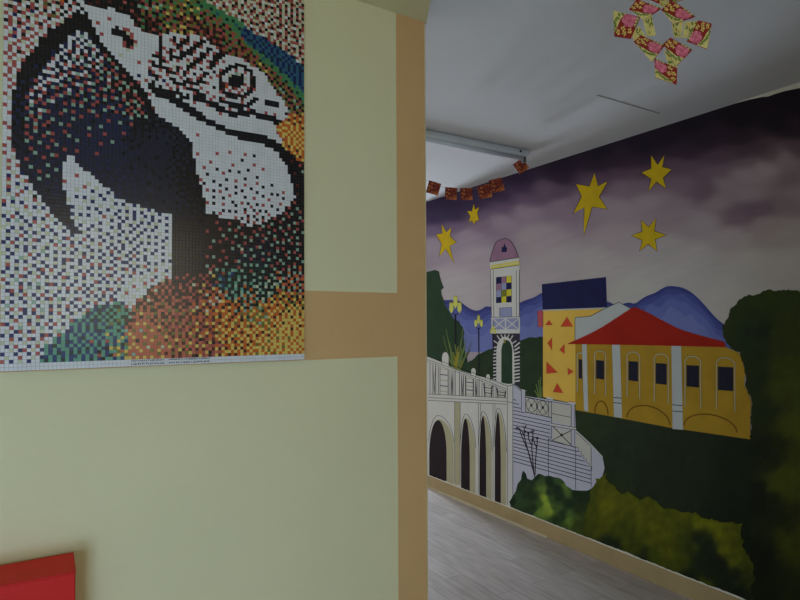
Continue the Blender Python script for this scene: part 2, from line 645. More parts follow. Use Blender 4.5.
def brushed(name, outline, samples, l, step=2.0, soft=14, amp=5, extra=None, streak=.12):
    """a painted shape whose colours are brushed into one another between sampled spots; ragged painted edge"""
    n = len(outline)
    vin = [Vector(q) for q in outline]
    xs, ys = [q[0] for q in outline], [q[1] for q in outline]
    y = min(ys) + step / 2
    while y < max(ys):
        x = min(xs) + step / 2
        while x < max(xs):
            if inpoly(x, y, outline) and min((x - q[0]) ** 2 + (y - q[1]) ** 2 for q in outline) > step * step * .2:
                vin.append(Vector((x, y)))
            x += step
        y += step
    vo, eo, fo = delaunay_2d_cdt(vin, [], [list(range(n))], 1, 1e-4)[:3]
    bm = bmesh.new()
    lay = bm.verts.layers.float_color.new('paint')
    bvs = [bm.verts.new(onX(q.x, q.y, wx(l))) for q in vo]
    for q in fo:
        bm.faces.new([bvs[i] for i in q])
    for v in bm.verts:
        x, y = project(v.co)
        x2 = x + amp * noise.fractal(Vector((x * .06, y * .06, 3)), 1, 2, 3)
        y2 = y + amp * noise.fractal(Vector((x * .06, y * .06, 13)), 1, 2, 3)
        ws, c = 0, [0, 0, 0]
        for sx, sy, col in samples:
            k = 1 / ((x2 - sx) ** 2 + (y2 - sy) ** 2 + soft) ** 2.2
            ws += k
            for i in range(3):
                c[i] += k * col[i]
        st = 1 + streak * noise.fractal(Vector((x * .14, y * .10, 5)), 1, 2, 3)
        v[lay] = lin([max(0, min(255, q / ws * st)) for q in c])
    for f_ in bm.faces:
        f_.normal_update()
        if f_.normal.x > 0:
            f_.normal_flip()
    me = bpy.data.meshes.new(name)
    bm.to_mesh(me)
    bm.free()
    me.materials.append(m_sky)
    o = bpy.data.objects.new(name, me)
    C.objects.link(o)
    return keep(o, mural)


# lawn and far hill behind everything low down
p = Paint()
p.poly([(427, 366), (470, 362), (478, 355), (484, 352), (492, 349), (500, 346), (512, 343), (520, 340), (531, 337), (545, 338), (560, 345), (578, 400), (578, 520), (427, 505)], k_hill, 1)
p.done('painted_hill')
brushed('painted_lawn', [(560, 400), (575, 407), (612, 414), (672, 425), (751, 437), (775, 437), (800, 430), (1000, 430), (1000, 800), (575, 545), (560, 520)],
        [(590, 420, (45, 56, 31)), (620, 450, (40, 50, 30)), (680, 470, (36, 45, 27)), (740, 470, (31, 39, 22)), (740, 520, (27, 35, 21)), (650, 490, (38, 47, 27)), (760, 560, (28, 36, 20)), (800, 500, (33, 42, 22)), (610, 500, (45, 56, 27))], 2, 5.0)

# blue mountains: a dark rim, paler towards the foot
ridgeL = [(427, 301), (446, 300), (458, 300), (462, 303), (470, 309), (477, 311), (482, 309), (486, 306), (491, 307), (505, 306), (518, 304), (523, 301), (529, 299), (535, 297), (541, 293), (546, 292)]
ridgeR = [(596, 302), (607, 301), (613, 304), (620, 305), (628, 302), (635, 304), (640, 300), (646, 296), (655, 293), (661, 289), (667, 286), (673, 286), (681, 287), (688, 290), (695, 295), (702, 302), (709, 310), (716, 318), (722, 323), (732, 329)]


def mountain(ridge, foot, name):
    p = Paint()
    ridge = chaikin(ridge, 2, False)
    base = [(ridge[-1][0], foot), (ridge[0][0], foot)]
    p.poly(ridge + base, k_mt[0], 1)
    for k, (m, off) in enumerate(zip(k_mt[1:], (3.5, 8, 14, 24))):
        inner = [(x, min(foot - 1, y + off * (1 + .5 * noise.noise(Vector((x * .09, k, 3)))))) for x, y in ridge]
        p.poly(inner + base, m, 1.3 + .3 * k)
    return p.done(name)


mountain(ridgeL, 352, 'painted_mountain')
mountain(ridgeR, 350, 'painted_mountain')

# hill in front of the mountains
p = Paint()
p.poly(rough([(468, 376), (470, 362), (476, 356), (484, 352), (492, 349), (500, 346), (512, 343), (520, 340), (531, 337), (545, 338), (560, 345), (560, 410), (468, 400)], 2, 4, 5), k_hill, 3)
p.done('painted_hill')

# hedge at the far end of the wall
p = Paint()
hedge = [(426, 272), (430, 270.5), (435, 270), (439, 271.5), (440.5, 276), (440.5, 281), (443, 285), (444, 288), (441.5, 290), (442, 295), (443.5, 300), (446, 306), (450, 313), (454, 319), (459, 321), (463, 327), (463.5, 340), (465, 352), (468, 362), (473, 372), (474, 382), (426, 372)]
p.poly(rough(hedge, 1.2, 3, 2), k_hedge, 3.4)
p.done('painted_hedge')

# stars
STARS = [
    ([(441.6, 224), (446.4, 232), (451.5, 227.5), (450, 236.2), (456.5, 242.4), (449.8, 246), (454.3, 263.5), (445.6, 249), (439, 257), (441.6, 244), (435.8, 234.3), (442, 233.6)]),
    ([(473.6, 203.6), (475.3, 209.5), (479.3, 207), (477.4, 213), (479, 220), (475.8, 221), (473.8, 224.5), (471.8, 220.6), (468.6, 222.4), (470, 216), (467, 211), (471.8, 211.2)]),
    ([(594.4, 172.8), (598.2, 186), (608, 181.2), (599.2, 197), (607.6, 209.2), (592.2, 207), (583.6, 236.4), (584, 207.5), (572.8, 213.8), (581.4, 196.8), (575.8, 184), (589.4, 186.2)]),
    ([(651, 155.2), (657.6, 164.6), (664.5, 155.2), (662.6, 167), (671.8, 169.4), (663.2, 178), (666.2, 188.8), (656.6, 182), (648.2, 191.6), (651, 179), (641.4, 172.6), (651, 168.6)]),
    ([(641, 219.8), (648.6, 227), (656.2, 217.8), (654.6, 231), (666.6, 235), (655.2, 239.4), (657.2, 251.2), (648, 244.2), (639.4, 251.2), (642.2, 240.4), (631.2, 235.4), (642, 231.6)])]
for i, st in enumerate(STARS):
    p = Paint()
    cx = sum(q[0] for q in st) / len(st)
    cy = sum(q[1] for q in st) / len(st)
    for k in range(len(st)):
        p.poly([(cx, cy), st[k], st[(k + 1) % len(st)]], k_star, 1)
    p.line(st, 0.9 if i > 1 else 0.6, k_starline, 2, True)
    p.done('painted_star')

# clock tower
p = Paint()
dome = [(489.6, 261.5), (492, 252), (494.5, 245), (497, 241.2), (501, 239.6), (506, 238.2), (511, 241.2), (514.5, 247), (517, 253), (518.6, 257)]
p.poly(dome, k_dome, 6)
p.line(dome, 0.6, k_line, 7)
p.poly([(504.5, 243), (505.8, 246.5), (507.2, 248.5), (506.6, 252), (503.5, 252.2), (501, 251.5), (502, 249), (501.4, 247.4), (503.4, 247)], k_navy, 7)
p.poly([(490, 262), (518.8, 257.4), (519.6, 266), (519.6, 333), (492, 334), (490.2, 270)], k_white, 5)
for dy in (2.6, 4.8):
    p.line([(490.8, 263.4 + dy), (519.4, 259 + dy)], 1.5, k_stripe, 6)
p.line([(490, 262), (518.8, 257.4)], .6, k_line, 8)
p.line([(490.2, 269.4), (519.4, 265)], .5, k_line, 7)
for xa, xb in ((490.4, 491.8), (493.2, 494), (516.2, 516.4), (519.3, 519.4)):
    p.line([(xa, 270), (xb, 333)], .45, k_line, 7)
chk = [[k_navy, k_dome, k_stripe], [k_dome, k_pane, k_navy], [k_pane, k_green, k_stripe], [k_navy, k_stripe, k_navy]]
for r in range(4):
    for c in range(3):
        x0 = 496.2 + c * 5.1
        y0 = 277.2 + r * 6.7 - c * .5
        p.rect(x0, y0, x0 + 5.1, y0 + 6.7, chk[r][c], 6, -.1)
for c in range(4):
    p.line([(496.2 + c * 5.1, 277.2 - c * .5), (496.2 + c * 5.1, 304 - c * .5)], .35, k_line, 7)
p.rect(495.6, 303.2, 512.6, 305.4, k_white, 8, -.06)
p.rect(499.5, 308, 511.8, 317.6, k_pane, 6, -.05)
p.line([(499.5, 308), (511.8, 307.4), (511.8, 317), (499.5, 317.6)], .5, k_line, 7, True)
p.rect(491.6, 318.4, 519.8, 329.6, k_pane, 7, -.02)
for xa in (493, 506):
    for xb, s in ((0, 1), (1, -1)):
        x0 = xa + (12 if s < 0 else 0)
        x1 = xa + (0 if s < 0 else 12)
        p.line([(x0, 319), (x1, 329)], 1.0, k_white, 8)
for x in (492, 505.5, 519.4):
    p.line([(x, 318.4), (x, 330)], 1.2, k_white, 8.4)
p.line([(490.8, 318.2), (520, 317.6)], 1.2, k_white, 8.6)
p.line([(490.8, 317.4), (520, 316.8)], .45, k_line, 9)
p.rect(492.4, 330, 519.8, 333.6, k_white, 9)
p.line([(492.4, 333.8), (519.8, 333.6)], .5, k_line, 9.3)
# archway storey
p.poly([(492.2, 334), (519.8, 334), (519.8, 386), (493.5, 381)], k_brick, 5)
arch_out = [(496.4, 381), (496.4, 352)] + arcpts(505, 350, 8.6, 13.5, 176, 4, 14) + [(514.2, 352), (514.4, 386)]
p.poly(arch_out, k_white, 6)
arch_in = [(501.3, 383), (501.3, 354)] + arcpts(506.8, 352, 5.6, 12, 176, 4, 12) + [(512.3, 354), (512.5, 386)]
p.poly(arch_in, k_hedge, 7)
p.line(arch_out[1:-1], .4, k_line, 7)
for k in range(12):
    y = 347 + 3.45 * k
    if y < 384:
        p.line([(514.3, y), (519.8, y - .9 + (.0 if k > 2 else -1.2 * (3 - k)))], 1.5, k_white, 8)
    if y < 380:
        p.line([(493.2, y + .6), (496.6, y + .2)], 1.3, k_white, 8)
for a_ in (30, 52, 72, 90, 108, 128, 150):
    t = math.radians(a_)
    p.line([(505 + 8.4 * math.cos(t), 350 - 13.2 * math.sin(t)), (505 + 13 * math.cos(t), max(334.5, 350 - 18.5 * math.sin(t)))], 1.1, k_white, 8)
p.line([(504.6, 339.5), (504.6, 343)], 2.2, k_palm2, 9)
p.done('painted_clock_tower')

# street lamps
for (x, y, pole, sc) in ((455.4, 307, 352, 1.45), (478.6, 323, 372, 1.0), (493.2, 331, 352, .7)):
    p = Paint()
    p.line([(x, y + 5 * sc), (x + .4, pole)], 1.1 * sc, k_line, 9.5)
    p.line([(x - 3 * sc, y + 3 * sc), (x, y + 6.5 * sc), (x + 3 * sc, y + 3 * sc)], .7, k_line, 9.5)
    for dx, dy, h in ((0, -4, 7), (-2.8, 0, 6), (2.8, 0, 6)):
        p.poly([(x + dx * sc - 1.2 * sc, y + (dy - h / 2) * sc), (x + dx * sc + 1.2 * sc, y + (dy - h / 2) * sc), (x + dx * sc + 1.5 * sc, y + (dy + h / 3) * sc), (x + dx * sc, y + (dy + h * .75) * sc), (x + dx * sc - 1.5 * sc, y + (dy + h / 3) * sc)], k_flame, 10)
        p.line([(x + dx * sc - 1.5 * sc, y + (dy - h / 2) * sc), (x + dx * sc + 1.5 * sc, y + (dy - h / 2) * sc)], .8, k_palm2, 10.4)
    p.done('painted_street_lamp')

# palm behind the parapet
p = Paint()
rnd = random.Random(11)
for tx, ty, m, wd in ((446, 329, k_palm, 1.3), (449, 341, k_palm, 1.6), (453, 352, k_palm2, 2), (458, 346, k_palm2, 2), (463, 328, k_palm, 1.2), (461, 340, k_palm, 1.6), (466, 345, k_palm, 1.4), (468, 352, k_palm, 1.3), (444, 351, k_palm, 1), (465, 358, k_palm, 1.5), (456, 356, k_palm2, 3), (459, 358, k_palm2, 3), (452, 360, k_palm2, 2), (463, 362, k_palm2, 2), (470, 350, k_hill, 1.2), (450, 348, k_palm, 2.2), (455, 344, k_palm, 2.4), (462, 348, k_palm, 2.2), (448, 356, k_palm, 1.8), (466, 338, k_palm, 1.5), (443, 336, k_palm, 1.2), (459, 352, k_palm2, 3.4), (454, 362, k_palm2, 3.6), (461, 364, k_palm2, 3.2), (472, 342, k_palm, 1)):
    bx = 456.5 + rnd.uniform(-3, 3)
    mid = ((bx + tx) / 2 + (tx - bx) * .12, (374 + ty) / 2 - 3)
    pts = chaikin([(bx, 374), mid, (tx, ty)], 2, False)
    n = len(pts)
    for i in range(n - 1):
        w0, w1 = wd * (1 - .85 * (i / n)) + .2, wd * (1 - .85 * ((i + 1) / n)) + .2
        a, b = pts[i], pts[i + 1]
        p.poly([(a[0] - w0 / 2, a[1]), (b[0] - w1 / 2, b[1]), (b[0] + w1 / 2, b[1]), (a[0] + w0 / 2, a[1])], m, 10 + .1 * (ty % 7))
p.done('painted_palm')

# viaduct with balustrade and arches
p = Paint()
top = [(426, 355.5), (429, 357), (441, 362), (455, 369), (478, 376), (491, 379), (503, 383), (508, 384), (513, 383.6)]
p.poly(top + [(513, 508), (426, 476)], k_white, 11)
for (x, y, wd, h) in ((445.3, 357, 7, 10), (473.4, 371.3, 5, 7), (488, 376.6, 4.2, 5.5)):
    p.poly([(x - wd / 2, y + h * .7)] + arcpts(x, y, wd / 2, h / 2, 180, 0, 10) + [(x + wd / 2, y + h * .9)], k_white, 11.5)
    p.line([(x - wd / 2, y + h * .7)] + arcpts(x, y, wd / 2, h / 2, 180, 0, 10) + [(x + wd / 2, y + h * .9)], .4, k_line, 11.8)
TOPL = lambda x: 357 + (x - 429) * .355 if x < 478 else 374.4 + (x - 478) * .40


def LL(x0, y0, x1, y1, wd=.5):
    p.line([(x0, y0), (x1, y1)], wd, k_line, 13)


for off, wd in ((0, .5), (3.2, .45), (5.2, .35)):
    p.line([(x, TOPL(x) + off) for x in (426, 429, 441, 455, 478, 491, 503, 507)], wd, k_line, 13)
BOT = lambda x: 394 + (x - 429) * .05
for off in (0, 3.6, 6.4):
    p.line([(428, BOT(428) + off), (507, BOT(507) + off)], .45, k_line, 13)
# balustrade panels
for x0, x1 in ((430, 438.5), (449, 455), (459.5, 465.5), (473.5, 479)):
    ya, yb = TOPL(x0) + 6, TOPL(x1) + 6
    p.poly([(x0, ya), (x1, yb), (x1, BOT(x1)), (x0, BOT(x0))], k_white, 12)
    for q in range(4):
        x = x0 + (x1 - x0) * q / 3
        LL(x, TOPL(x) + 6, x, BOT(x))
    LL(x0 + (x1 - x0) * .33, ya + 1, x0 + (x1 - x0) * .5, BOT(x0))
    LL(x0 + (x1 - x0) * .66, ya + 1, x0 + (x1 - x0) * .5, BOT(x0))
for x0, x1, sh in ((440, 448, 0), (466, 473, 0), (484.5, 491.5, 1), (497.5, 505, 1)):
    LL(x0, TOPL(x0) + 6, x0, BOT(x0))
    LL(x1, TOPL(x1) + 6, x1, BOT(x1))
    for q in range(5):
        y0 = TOPL(x0) + 8
        y = y0 + (BOT(x0) - y0) * q / 4.6
        p.line([(x0 + .4, y), (x1 - .4, y + .8)], .8, k_line if q % 2 else k_beige, 13)
    if sh:
        p.line([(x0 - .6, TOPL(x0) + 6), (x0 + .6, BOT(x0))], 1.2, k_brick, 12.6)
        p.line([(x1 + .6, TOPL(x1) + 6), (x1 - .2, BOT(x1))], 1.2, k_brick, 12.6)
for xa, xb in ((455.2, 459.4), (479.2, 482), (493.2, 496)):
    p.poly([(xa, TOPL(xa) + 4), (xb, TOPL(xb) + 4), (xb, BOT(xb)), (xa, BOT(xa))], k_white, 12.4)
    LL(xa, TOPL(xa) + 4, xa, BOT(xa))
    LL(xb, TOPL(xb) + 4, xb, BOT(xb))
# pilasters
for xa, xb, yb in ((454.6, 460.2, 485), (478.4, 480.6, 495), (493, 495, 500)):
    p.poly([(xa, BOT(xa) + 6.6), (xb, BOT(xb) + 6.6), (xb, yb), (xa, yb)], k_beige if xa < 478 else k_white, 12)
    LL(xa, BOT(xa) + 6.6, xa, yb - 2, .35)
    LL(xb, BOT(xb) + 6.6, xb, yb - 2, .35)
BASEL = lambda x: 475.6 + (x - 430) * .392
for (xl, xr, xv, yt) in ((429.2, 446.6, 453.6, 420), (461, 469.8, 475.4, 418.5), (479.4, 486.2, 491.6, 416), (494.8, 500.8, 506, 412.5)):
    xc, spring = (xl + xr) / 2, yt + (BASEL(xl) - yt) * .62

    def half(x0, x1, y0, y1, n=9, pw=2.1):
        return [(x0 + (x1 - x0) * math.sin(math.pi / 2 * k / n), y1 + (y0 - y1) * math.cos(math.pi / 2 * k / n)) for k in range(n + 1)]
    left = [(xc + (xl - xc) * math.sin(math.pi / 2 * k / 9), spring + (yt - spring) * math.cos(math.pi / 2 * k / 9)) for k in range(9, -1, -1)]
    right = [(xc + (xr - xc) * math.sin(math.pi / 2 * k / 9), spring + (yt - spring) * math.cos(math.pi / 2 * k / 9)) for k in range(1, 10)]
    rev = [(xc + (xv - xc) * math.sin(math.pi / 2 * k / 9), spring - 6 + (yt - 1 - spring + 6) * math.cos(math.pi / 2 * k / 9)) for k in range(10)]
    p.poly([(xc, yt - 1)] + rev[1:] + [(xv, BASEL(xv)), (xc, BASEL(xc))], k_beige, 12.5)
    p.poly([(xl, BASEL(xl))] + left + right + [(xr, BASEL(xr))], k_dark, 13)
    out = [(xc + (xl - 1.2 - xc) * math.sin(math.pi / 2 * k / 9), spring + (yt - 4.5 - spring) * math.cos(math.pi / 2 * k / 9)) for k in range(7, -1, -1)] + [(xc + (xv + .6 - xc) * math.sin(math.pi / 2 * k / 9), spring - 6 + (yt - 4.5 - spring + 6) * math.cos(math.pi / 2 * k / 9)) for k in range(1, 9)]
    p.line(out, .45, k_line, 13.4)
p.line([(507.4, 386), (507.4, 505)], .4, k_line, 13)
p.line([(512.8, 384), (512.8, 506)], .5, k_line, 13)
p.line([(507.4, 386.2), (512.8, 385.2)], .5, k_line, 13)
p.line([(507.4, 402), (512.8, 402.4)], .5, k_line, 13)
p.done('painted_viaduct')

# staircase
p = Paint()
p.poly([(513, 384), (517, 386), (521, 389.6), (525.4, 390), (525.4, 396), (551, 400), (575, 404), (576, 430), (590, 443), (602.5, 456.5), (604.5, 468), (602, 478), (594, 486), (588, 491), (570, 490), (550, 480), (535, 477), (530, 482), (519, 486), (513, 508)], k_lav, 11)
p.poly([(552, 402.6), (571, 406), (571, 425.5), (552, 421.5)], k_beige2, 12)
p.poly([(575.6, 432), (591, 447), (591.2, 470), (588, 462), (583, 456), (578, 449), (575.6, 446)], k_beige2, 12)
p.poly([(525.4, 398), (551, 403), (551, 417.6), (525.4, 412)], k_beige2, 12)
p.poly([(553, 427), (571, 431), (571, 446), (553, 440)], k_beige2, 12)


def LL(x0, y0, x1, y1, wd=.55):
    p.line([(x0, y0), (x1, y1)], wd, k_line, 13)


for i in range(18):
    y0 = 399.6 + 3.62 * i
    s = .19 + .0055 * i
    xr = (516.5, 519, 521, 524.5, 550.5, 550.5, 550.5, 550.5, 551)[i] if i < 9 else min(591.3, 575 + (i - 9) * 3.3)
    LL(513.2, y0, xr, y0 + s * (xr - 513.2), .75)
LL(548.4, 438, 548.4, 476)
LL(575.6, 446, 575.6, 489)
LL(591.2, 447, 591.2, 487)
LL(521.4, 389.6, 521.4, 411)
LL(525.4, 390, 525.4, 412.6)
LL(513, 384, 521.4, 391)
p.line([(521, 389.6), (526, 391)], 1.2, k_white, 12.5)
# rail with two crossed rings
LL(525.4, 397, 551.4, 402.2, .8)
LL(525.4, 412, 551.4, 417.6, .8)
for cx_, cy_ in ((531.4, 405.3), (542.8, 407.6)):
    p.line(arcpts(cx_, cy_, 5.2, 6.8, 0, 360, 22, .2)[:-1], .55, k_line, 13.3, True)
    p.poly(arcpts(cx_, cy_, 1.2, 1.4, 0, 360, 10)[:-1], k_line, 13.6)
    LL(cx_ - 3.4, cy_ - 6, cx_ + 3.4, cy_ + 6, .5)
    LL(cx_ + 3.4, cy_ - 5, cx_ - 3.4, cy_ + 5, .5)
LL(537, 399.6, 537, 414.6, .5)
for x, ya, yb in ((548.6, 401, 417), (551.6, 401, 439), (571.2, 405, 445), (574.8, 404, 445)):
    LL(x, ya, x, yb)
p.line([(546.5, 397.6), (553, 399)], 2.0, k_white, 13.2)
p.line([(568.6, 402.4), (575.6, 403.4)], 2.0, k_white, 13.2)
p.line([(568.6, 401.2), (575.6, 402.2)], .6, k_tri, 13.5)
LL(552, 401.8, 571, 405)
LL(552, 413.6, 571, 417.4)
p.line([(551, 424.6), (576, 428.8)], 1.8, k_white, 13.2)
LL(551, 423.4, 576, 427.6)
LL(551, 425.8, 576, 430)
LL(552.6, 426, 571.4, 445.4, .8)
LL(571.4, 430.4, 552.6, 440, .8)
p.poly(arcpts(561.6, 435, 1.5, 1.5, 0, 360, 10)[:-1], k_line, 13.6)
LL(548.4, 439.2, 575.6, 447.6)
p.line([(576, 430.6), (590, 443.6), (602.5, 457)], 1.1, k_beige2, 13)
LL(576, 432.4, 590.6, 446, .45)
pts = [(575.6, 447)]
for k in range(6):
    pts += [(575.6 + 2.7 * k + 2.7, 447.6 + 3.9 * k), (575.6 + 2.7 * k + 2.7, 447.6 + 3.9 * k + 3.4)]
p.line(pts, .5, k_line, 13.2)
p.done('painted_staircase')

# bare twiggy shrub in front of the stairs
p = Paint()
for br_ in ([(535, 478), (531, 462), (527, 447), (524, 436), (524.5, 427)], [(533.5, 472), (530, 456), (526, 446), (522, 437), (519.5, 429)], [(534, 474), (532.5, 458), (531.5, 446), (533, 437), (533, 431)], [(535, 475), (535.6, 458), (537, 446), (537.4, 438)], [(524, 436), (521.5, 430), (517, 428)], [(532, 446), (528, 438), (529, 432)], [(536.6, 448), (534.4, 442), (532, 440)]):
    p.line(chaikin(br_, 2, False), 1.0, k_line, 14)
rnd = random.Random(5)
for x, y in ((519, 428.5), (524.5, 427), (525.5, 432), (531.5, 430.5), (533.5, 432), (537, 437), (533, 438), (528.6, 433.5), (517.5, 428)):
    for k in range(3):
        x_, y_ = x + rnd.uniform(-1.4, 1.4), y + rnd.uniform(-1.4, 1.4)
        p.poly(arcpts(x_, y_, .9, .8, 0, 360, 7)[:-1], k_line, 14.4)
p.done('painted_bare_shrub')

# yellow block with triangles and its navy upper storey
p = Paint()
p.poly([(543, 310.5), (607, 307.5), (592, 316), (576, 317), (576, 404), (543, 397)], k_yel, 6)
p.poly([(541.8, 284.2), (606, 277), (607, 307.6), (542.6, 309.8)], k_navy, 7)
p.line([(542.6, 310.4), (607, 308)], 1.3, k_grey, 8)
p.poly([(537.4, 311), (543, 310.4), (543, 327), (538, 327)], k_pink, 7)
p.line([(537.4, 311), (543, 310.4), (543, 327), (538, 327)], .4, k_line, 7.6, True)
for t in ([(545, 325), (549, 320), (552.5, 325)], [(560.6, 326.6), (567, 316.8), (573, 326.6)], [(547.5, 343), (552, 337.5), (552, 350.5)], [(559.5, 350), (564.5, 344), (564.5, 354)], [(546.4, 361.5), (557.6, 372.6), (546.4, 373.6)], [(567.6, 368), (573.6, 371.5), (568, 375)], [(553, 392), (557, 383), (563.2, 393)]):
    p.poly(t, k_tri, 8)
    p.line(t, .4, k_ochre2, 8.5, True)
p.poly([(575, 317.6), (590, 316.4), (604, 309), (618.6, 302.2), (632, 309), (622, 320), (575, 342)], k_grey, 8)
p.line([(575, 342), (575, 317.6), (590, 316.4), (604, 309), (618.6, 302.2), (632, 309)], .6, k_line, 8.6)
for tx, ty in ((536, 384), (538.5, 380), (540.5, 377), (542.4, 386), (534.6, 390)):
    p.line([(540 + (tx - 539) * .3, 398), (tx, ty)], 1.0, k_palm, 10.5)
p.done('painted_tower_block')

# long hall with red roof
p = Paint()
p.poly([(575.4, 343), (724, 346), (732, 350), (739, 353), (742, 360), (745, 372), (744, 385), (748, 392), (751.5, 402), (750, 420), (750.5, 439.4), (672, 428), (612, 416.6), (575.4, 410)], k_ochre, 7)
eave = lambda x: 343.4 + (x - 570) * .022
p.poly(chaikin([(568, 343.4), (584, 336.4), (600, 328.4), (617, 317.4), (630, 308.8), (634.5, 306.8), (639, 308.4), (652, 314.6), (668, 323.4), (680, 329.4), (700, 335.4), (714, 339), (724, 341.6)], 2, False) + [(726, 347.2), (640, 345.2), (568, 344)], k_roof, 9)


def arched(x0, x1, yt, dt, db, leg, slant=.08):
    """arched surround in pale line, dark shutter below its head"""
    cx_ = (x0 + x1) / 2
    rx = (x1 - x0) / 2
    fr = [(x0, leg)] + arcpts(cx_, yt + rx * .75, rx, rx * .75, 180, 0, 12, slant) + [(x1, leg + (x1 - x0) * .14)]
    p.line(fr, 2.0, k_ochre2, 8)
    p.line(fr, 1.1, k_beige, 8.4)
    p.poly([(x0 + 1.5, dt), (x1 - 1.5, dt + .7), (x1 - 1.5, db + 1.2), (x0 + 1.5, db)], k_winnavy, 8.2)


arched(577.2, 583.6, 353, 359, 378, 392)
arched(594.6, 605.6, 351, 360, 378.4, 394)
arched(627, 639.6, 352, 361, 380.4, 397)
arched(654.2, 668.2, 354, 363, 383.6, 402)
arched(685, 700.6, 356.4, 365, 386.4, 406.6)
arched(716.4, 734.8, 357.6, 366.6, 390, 409)
for fr in (arcpts(601.4, 414, 6.6, 13, 180, 0, 14, .18), arcpts(648.5, 421, 21.5, 15, 180, 0, 16, .19), arcpts(710.5, 429, 26.5, 14.5, 180, 0, 16, .14)):
    p.poly(fr, k_ochre, 7.6)
    p.line(fr, 1.3, k_arch, 8)
for xa, xb, xc_, xd, yb in ((582, 586.6, 588.2, 584, 410.6), (612, 620, 622, 614, 417), (671.4, 681, 683, 672.6, 429)):
    p.poly([(xa, eave(xa)), (xb, eave(xb)), (xc_, yb + .8), (xd, yb)], k_grey, 8.8)
for xa, xb, ya in ((613.4, 621.6, 397.4), (613.6, 621.8, 402.6), (672.2, 682.4, 404.8), (672.4, 682.6, 411)):
    p.line([(xa, ya), (xb, ya + .8)], .8, k_line, 9.2)
p.done('painted_hall')

# big tree at the camera's end of the wall
tree = [(721, 325), (727, 318), (730, 311), (737, 304), (739, 299), (748, 295.4), (758, 294), (765, 291), (769, 289), (774, 290.6), (780, 290), (790, 290.6), (800, 291), (840, 286), (880, 270), (1000, 240), (1000, 860), (790, 630), (752, 600), (748, 560), (750, 500), (752, 460), (751, 440), (750, 420), (751.5, 404), (748, 393), (744.4, 385), (746, 373), (742, 361), (740, 354), (733, 350), (726, 343)]
D1, D2, D3 = (46, 58, 20), (39, 47, 19), (66, 73, 16)
brushed('painted_tree', rough(rough(tree, 3.0, 5, 9), 1.6, 2, 14), [(728, 328, D1), (740, 312, (42, 54, 20)), (745, 340, (36, 48, 20)), (755, 300, (46, 58, 18)), (768, 296, (50, 60, 16)), (760, 330, (32, 42, 20)), (755, 370, D2), (760, 410, D2), (758, 450, (27, 33, 17)), (757, 500, (25, 31, 16)), (760, 560, (24, 29, 16)), (765, 595, (28, 34, 16)),
         (790, 300, (50, 60, 18)), (785, 330, (52, 60, 16)), (785, 380, D3), (790, 430, (76, 82, 16)), (785, 480, (74, 80, 16)), (790, 540, (66, 72, 16)), (785, 600, (38, 44, 14)), (830, 340, D3), (850, 450, D3), (850, 560, D3), (776, 440, (38, 44, 16)), (774, 520, (34, 40, 15))], 12, 4.5, 60, 9)

# olive bushes along the skirting
olive = [(578, 535), (583, 510), (588, 494), (593, 487), (597, 480), (601, 475), (606, 474), (608, 481), (613, 488), (620, 496), (630, 493), (640, 498), (650, 497), (658, 503), (665, 508), (680, 511), (695, 514), (712, 520), (728, 521), (741, 523), (739, 533), (744, 545), (752, 566), (754, 580), (750, 590), (760, 612)]
O1, O2, O3, OD, OE = (88, 90, 12), (102, 102, 12), (70, 76, 14), (34, 42, 22), (28, 35, 20)
brushed('painted_olive_bush', rough(rough(olive, 5, 4, 23), 2.2, 2, 33), [(590, 500, O3), (600, 490, O1), (606, 505, O2), (600, 522, O1), (588, 525, O3), (615, 515, O1), (625, 505, O1), (640, 510, O1), (655, 512, O1), (620, 532, O3), (612, 545, OD), (632, 545, O3), (650, 535, O1), (668, 525, O1), (680, 518, O1), (700, 524, O2), (720, 530, O2), (732, 534, O1), (690, 535, O3),
         (670, 550, O1), (655, 560, O3), (680, 562, O3), (690, 548, (56, 62, 18)), (697, 538, OD), (706, 546, OD), (712, 558, OE), (722, 566, OE), (700, 560, OD), (726, 550, O2), (734, 560, O1), (742, 566, O3), (746, 578, (52, 58, 18)), (736, 576, OD), (724, 585, OE), (710, 575, OD), (705, 585, O3), (738, 594, OE), (690, 575, OD), (640, 560, OD), (740, 535, O3)], 13, 2.4, 12, 4, streak=.2)

# leafy bush beside the viaduct
bush = [(510, 502), (512, 496), (516, 491), (518, 484), (521, 480), (522, 473), (523.4, 470), (526, 474), (528, 479), (532, 480.5), (535, 476), (538, 473.6), (542, 475.6), (548, 475.4), (554, 477), (561, 479), (566, 485), (573, 489.6), (582, 491), (590, 489.6), (590, 500), (584, 516), (582, 536), (550, 524), (511, 509)]
B1, B2, BL, BM = (42, 60, 34), (33, 50, 30), (150, 170, 56), (102, 128, 50)
brushed('painted_leafy_bush', rough(bush, 1.6, 3, 3), [(512, 500, B2), (518, 495, (48, 72, 38)), (520, 485, B1), (524, 474, B2), (522, 503, (56, 80, 42)), (527, 492, B1), (530, 484, B1), (536, 478, B2), (540, 482, (70, 92, 44)), (542, 490, BM), (543, 498, BL), (546, 506, BL), (550, 511, BL), (541, 511, BM), (538, 504, (70, 96, 40)), (534, 498, B1), (533, 508, B1), (548, 492, B1), (550, 482, B2), (553, 500, (64, 88, 40)), (556, 508, (74, 98, 40)),
         (560, 481, (60, 84, 40)), (564, 487, BM), (568, 494, (80, 104, 46)), (558, 490, B2), (560, 498, B2), (570, 502, B2), (575, 494, B2), (584, 497, (34, 48, 24)), (580, 508, (44, 58, 24)), (571, 514, (72, 96, 40)), (570, 522, (96, 118, 42)), (566, 528, (70, 90, 36)), (562, 514, B1), (576, 526, (64, 76, 26)), (555, 520, (40, 60, 30)), (528, 510, B1)], 15, 1.2, 4, 2.5, streak=.2)

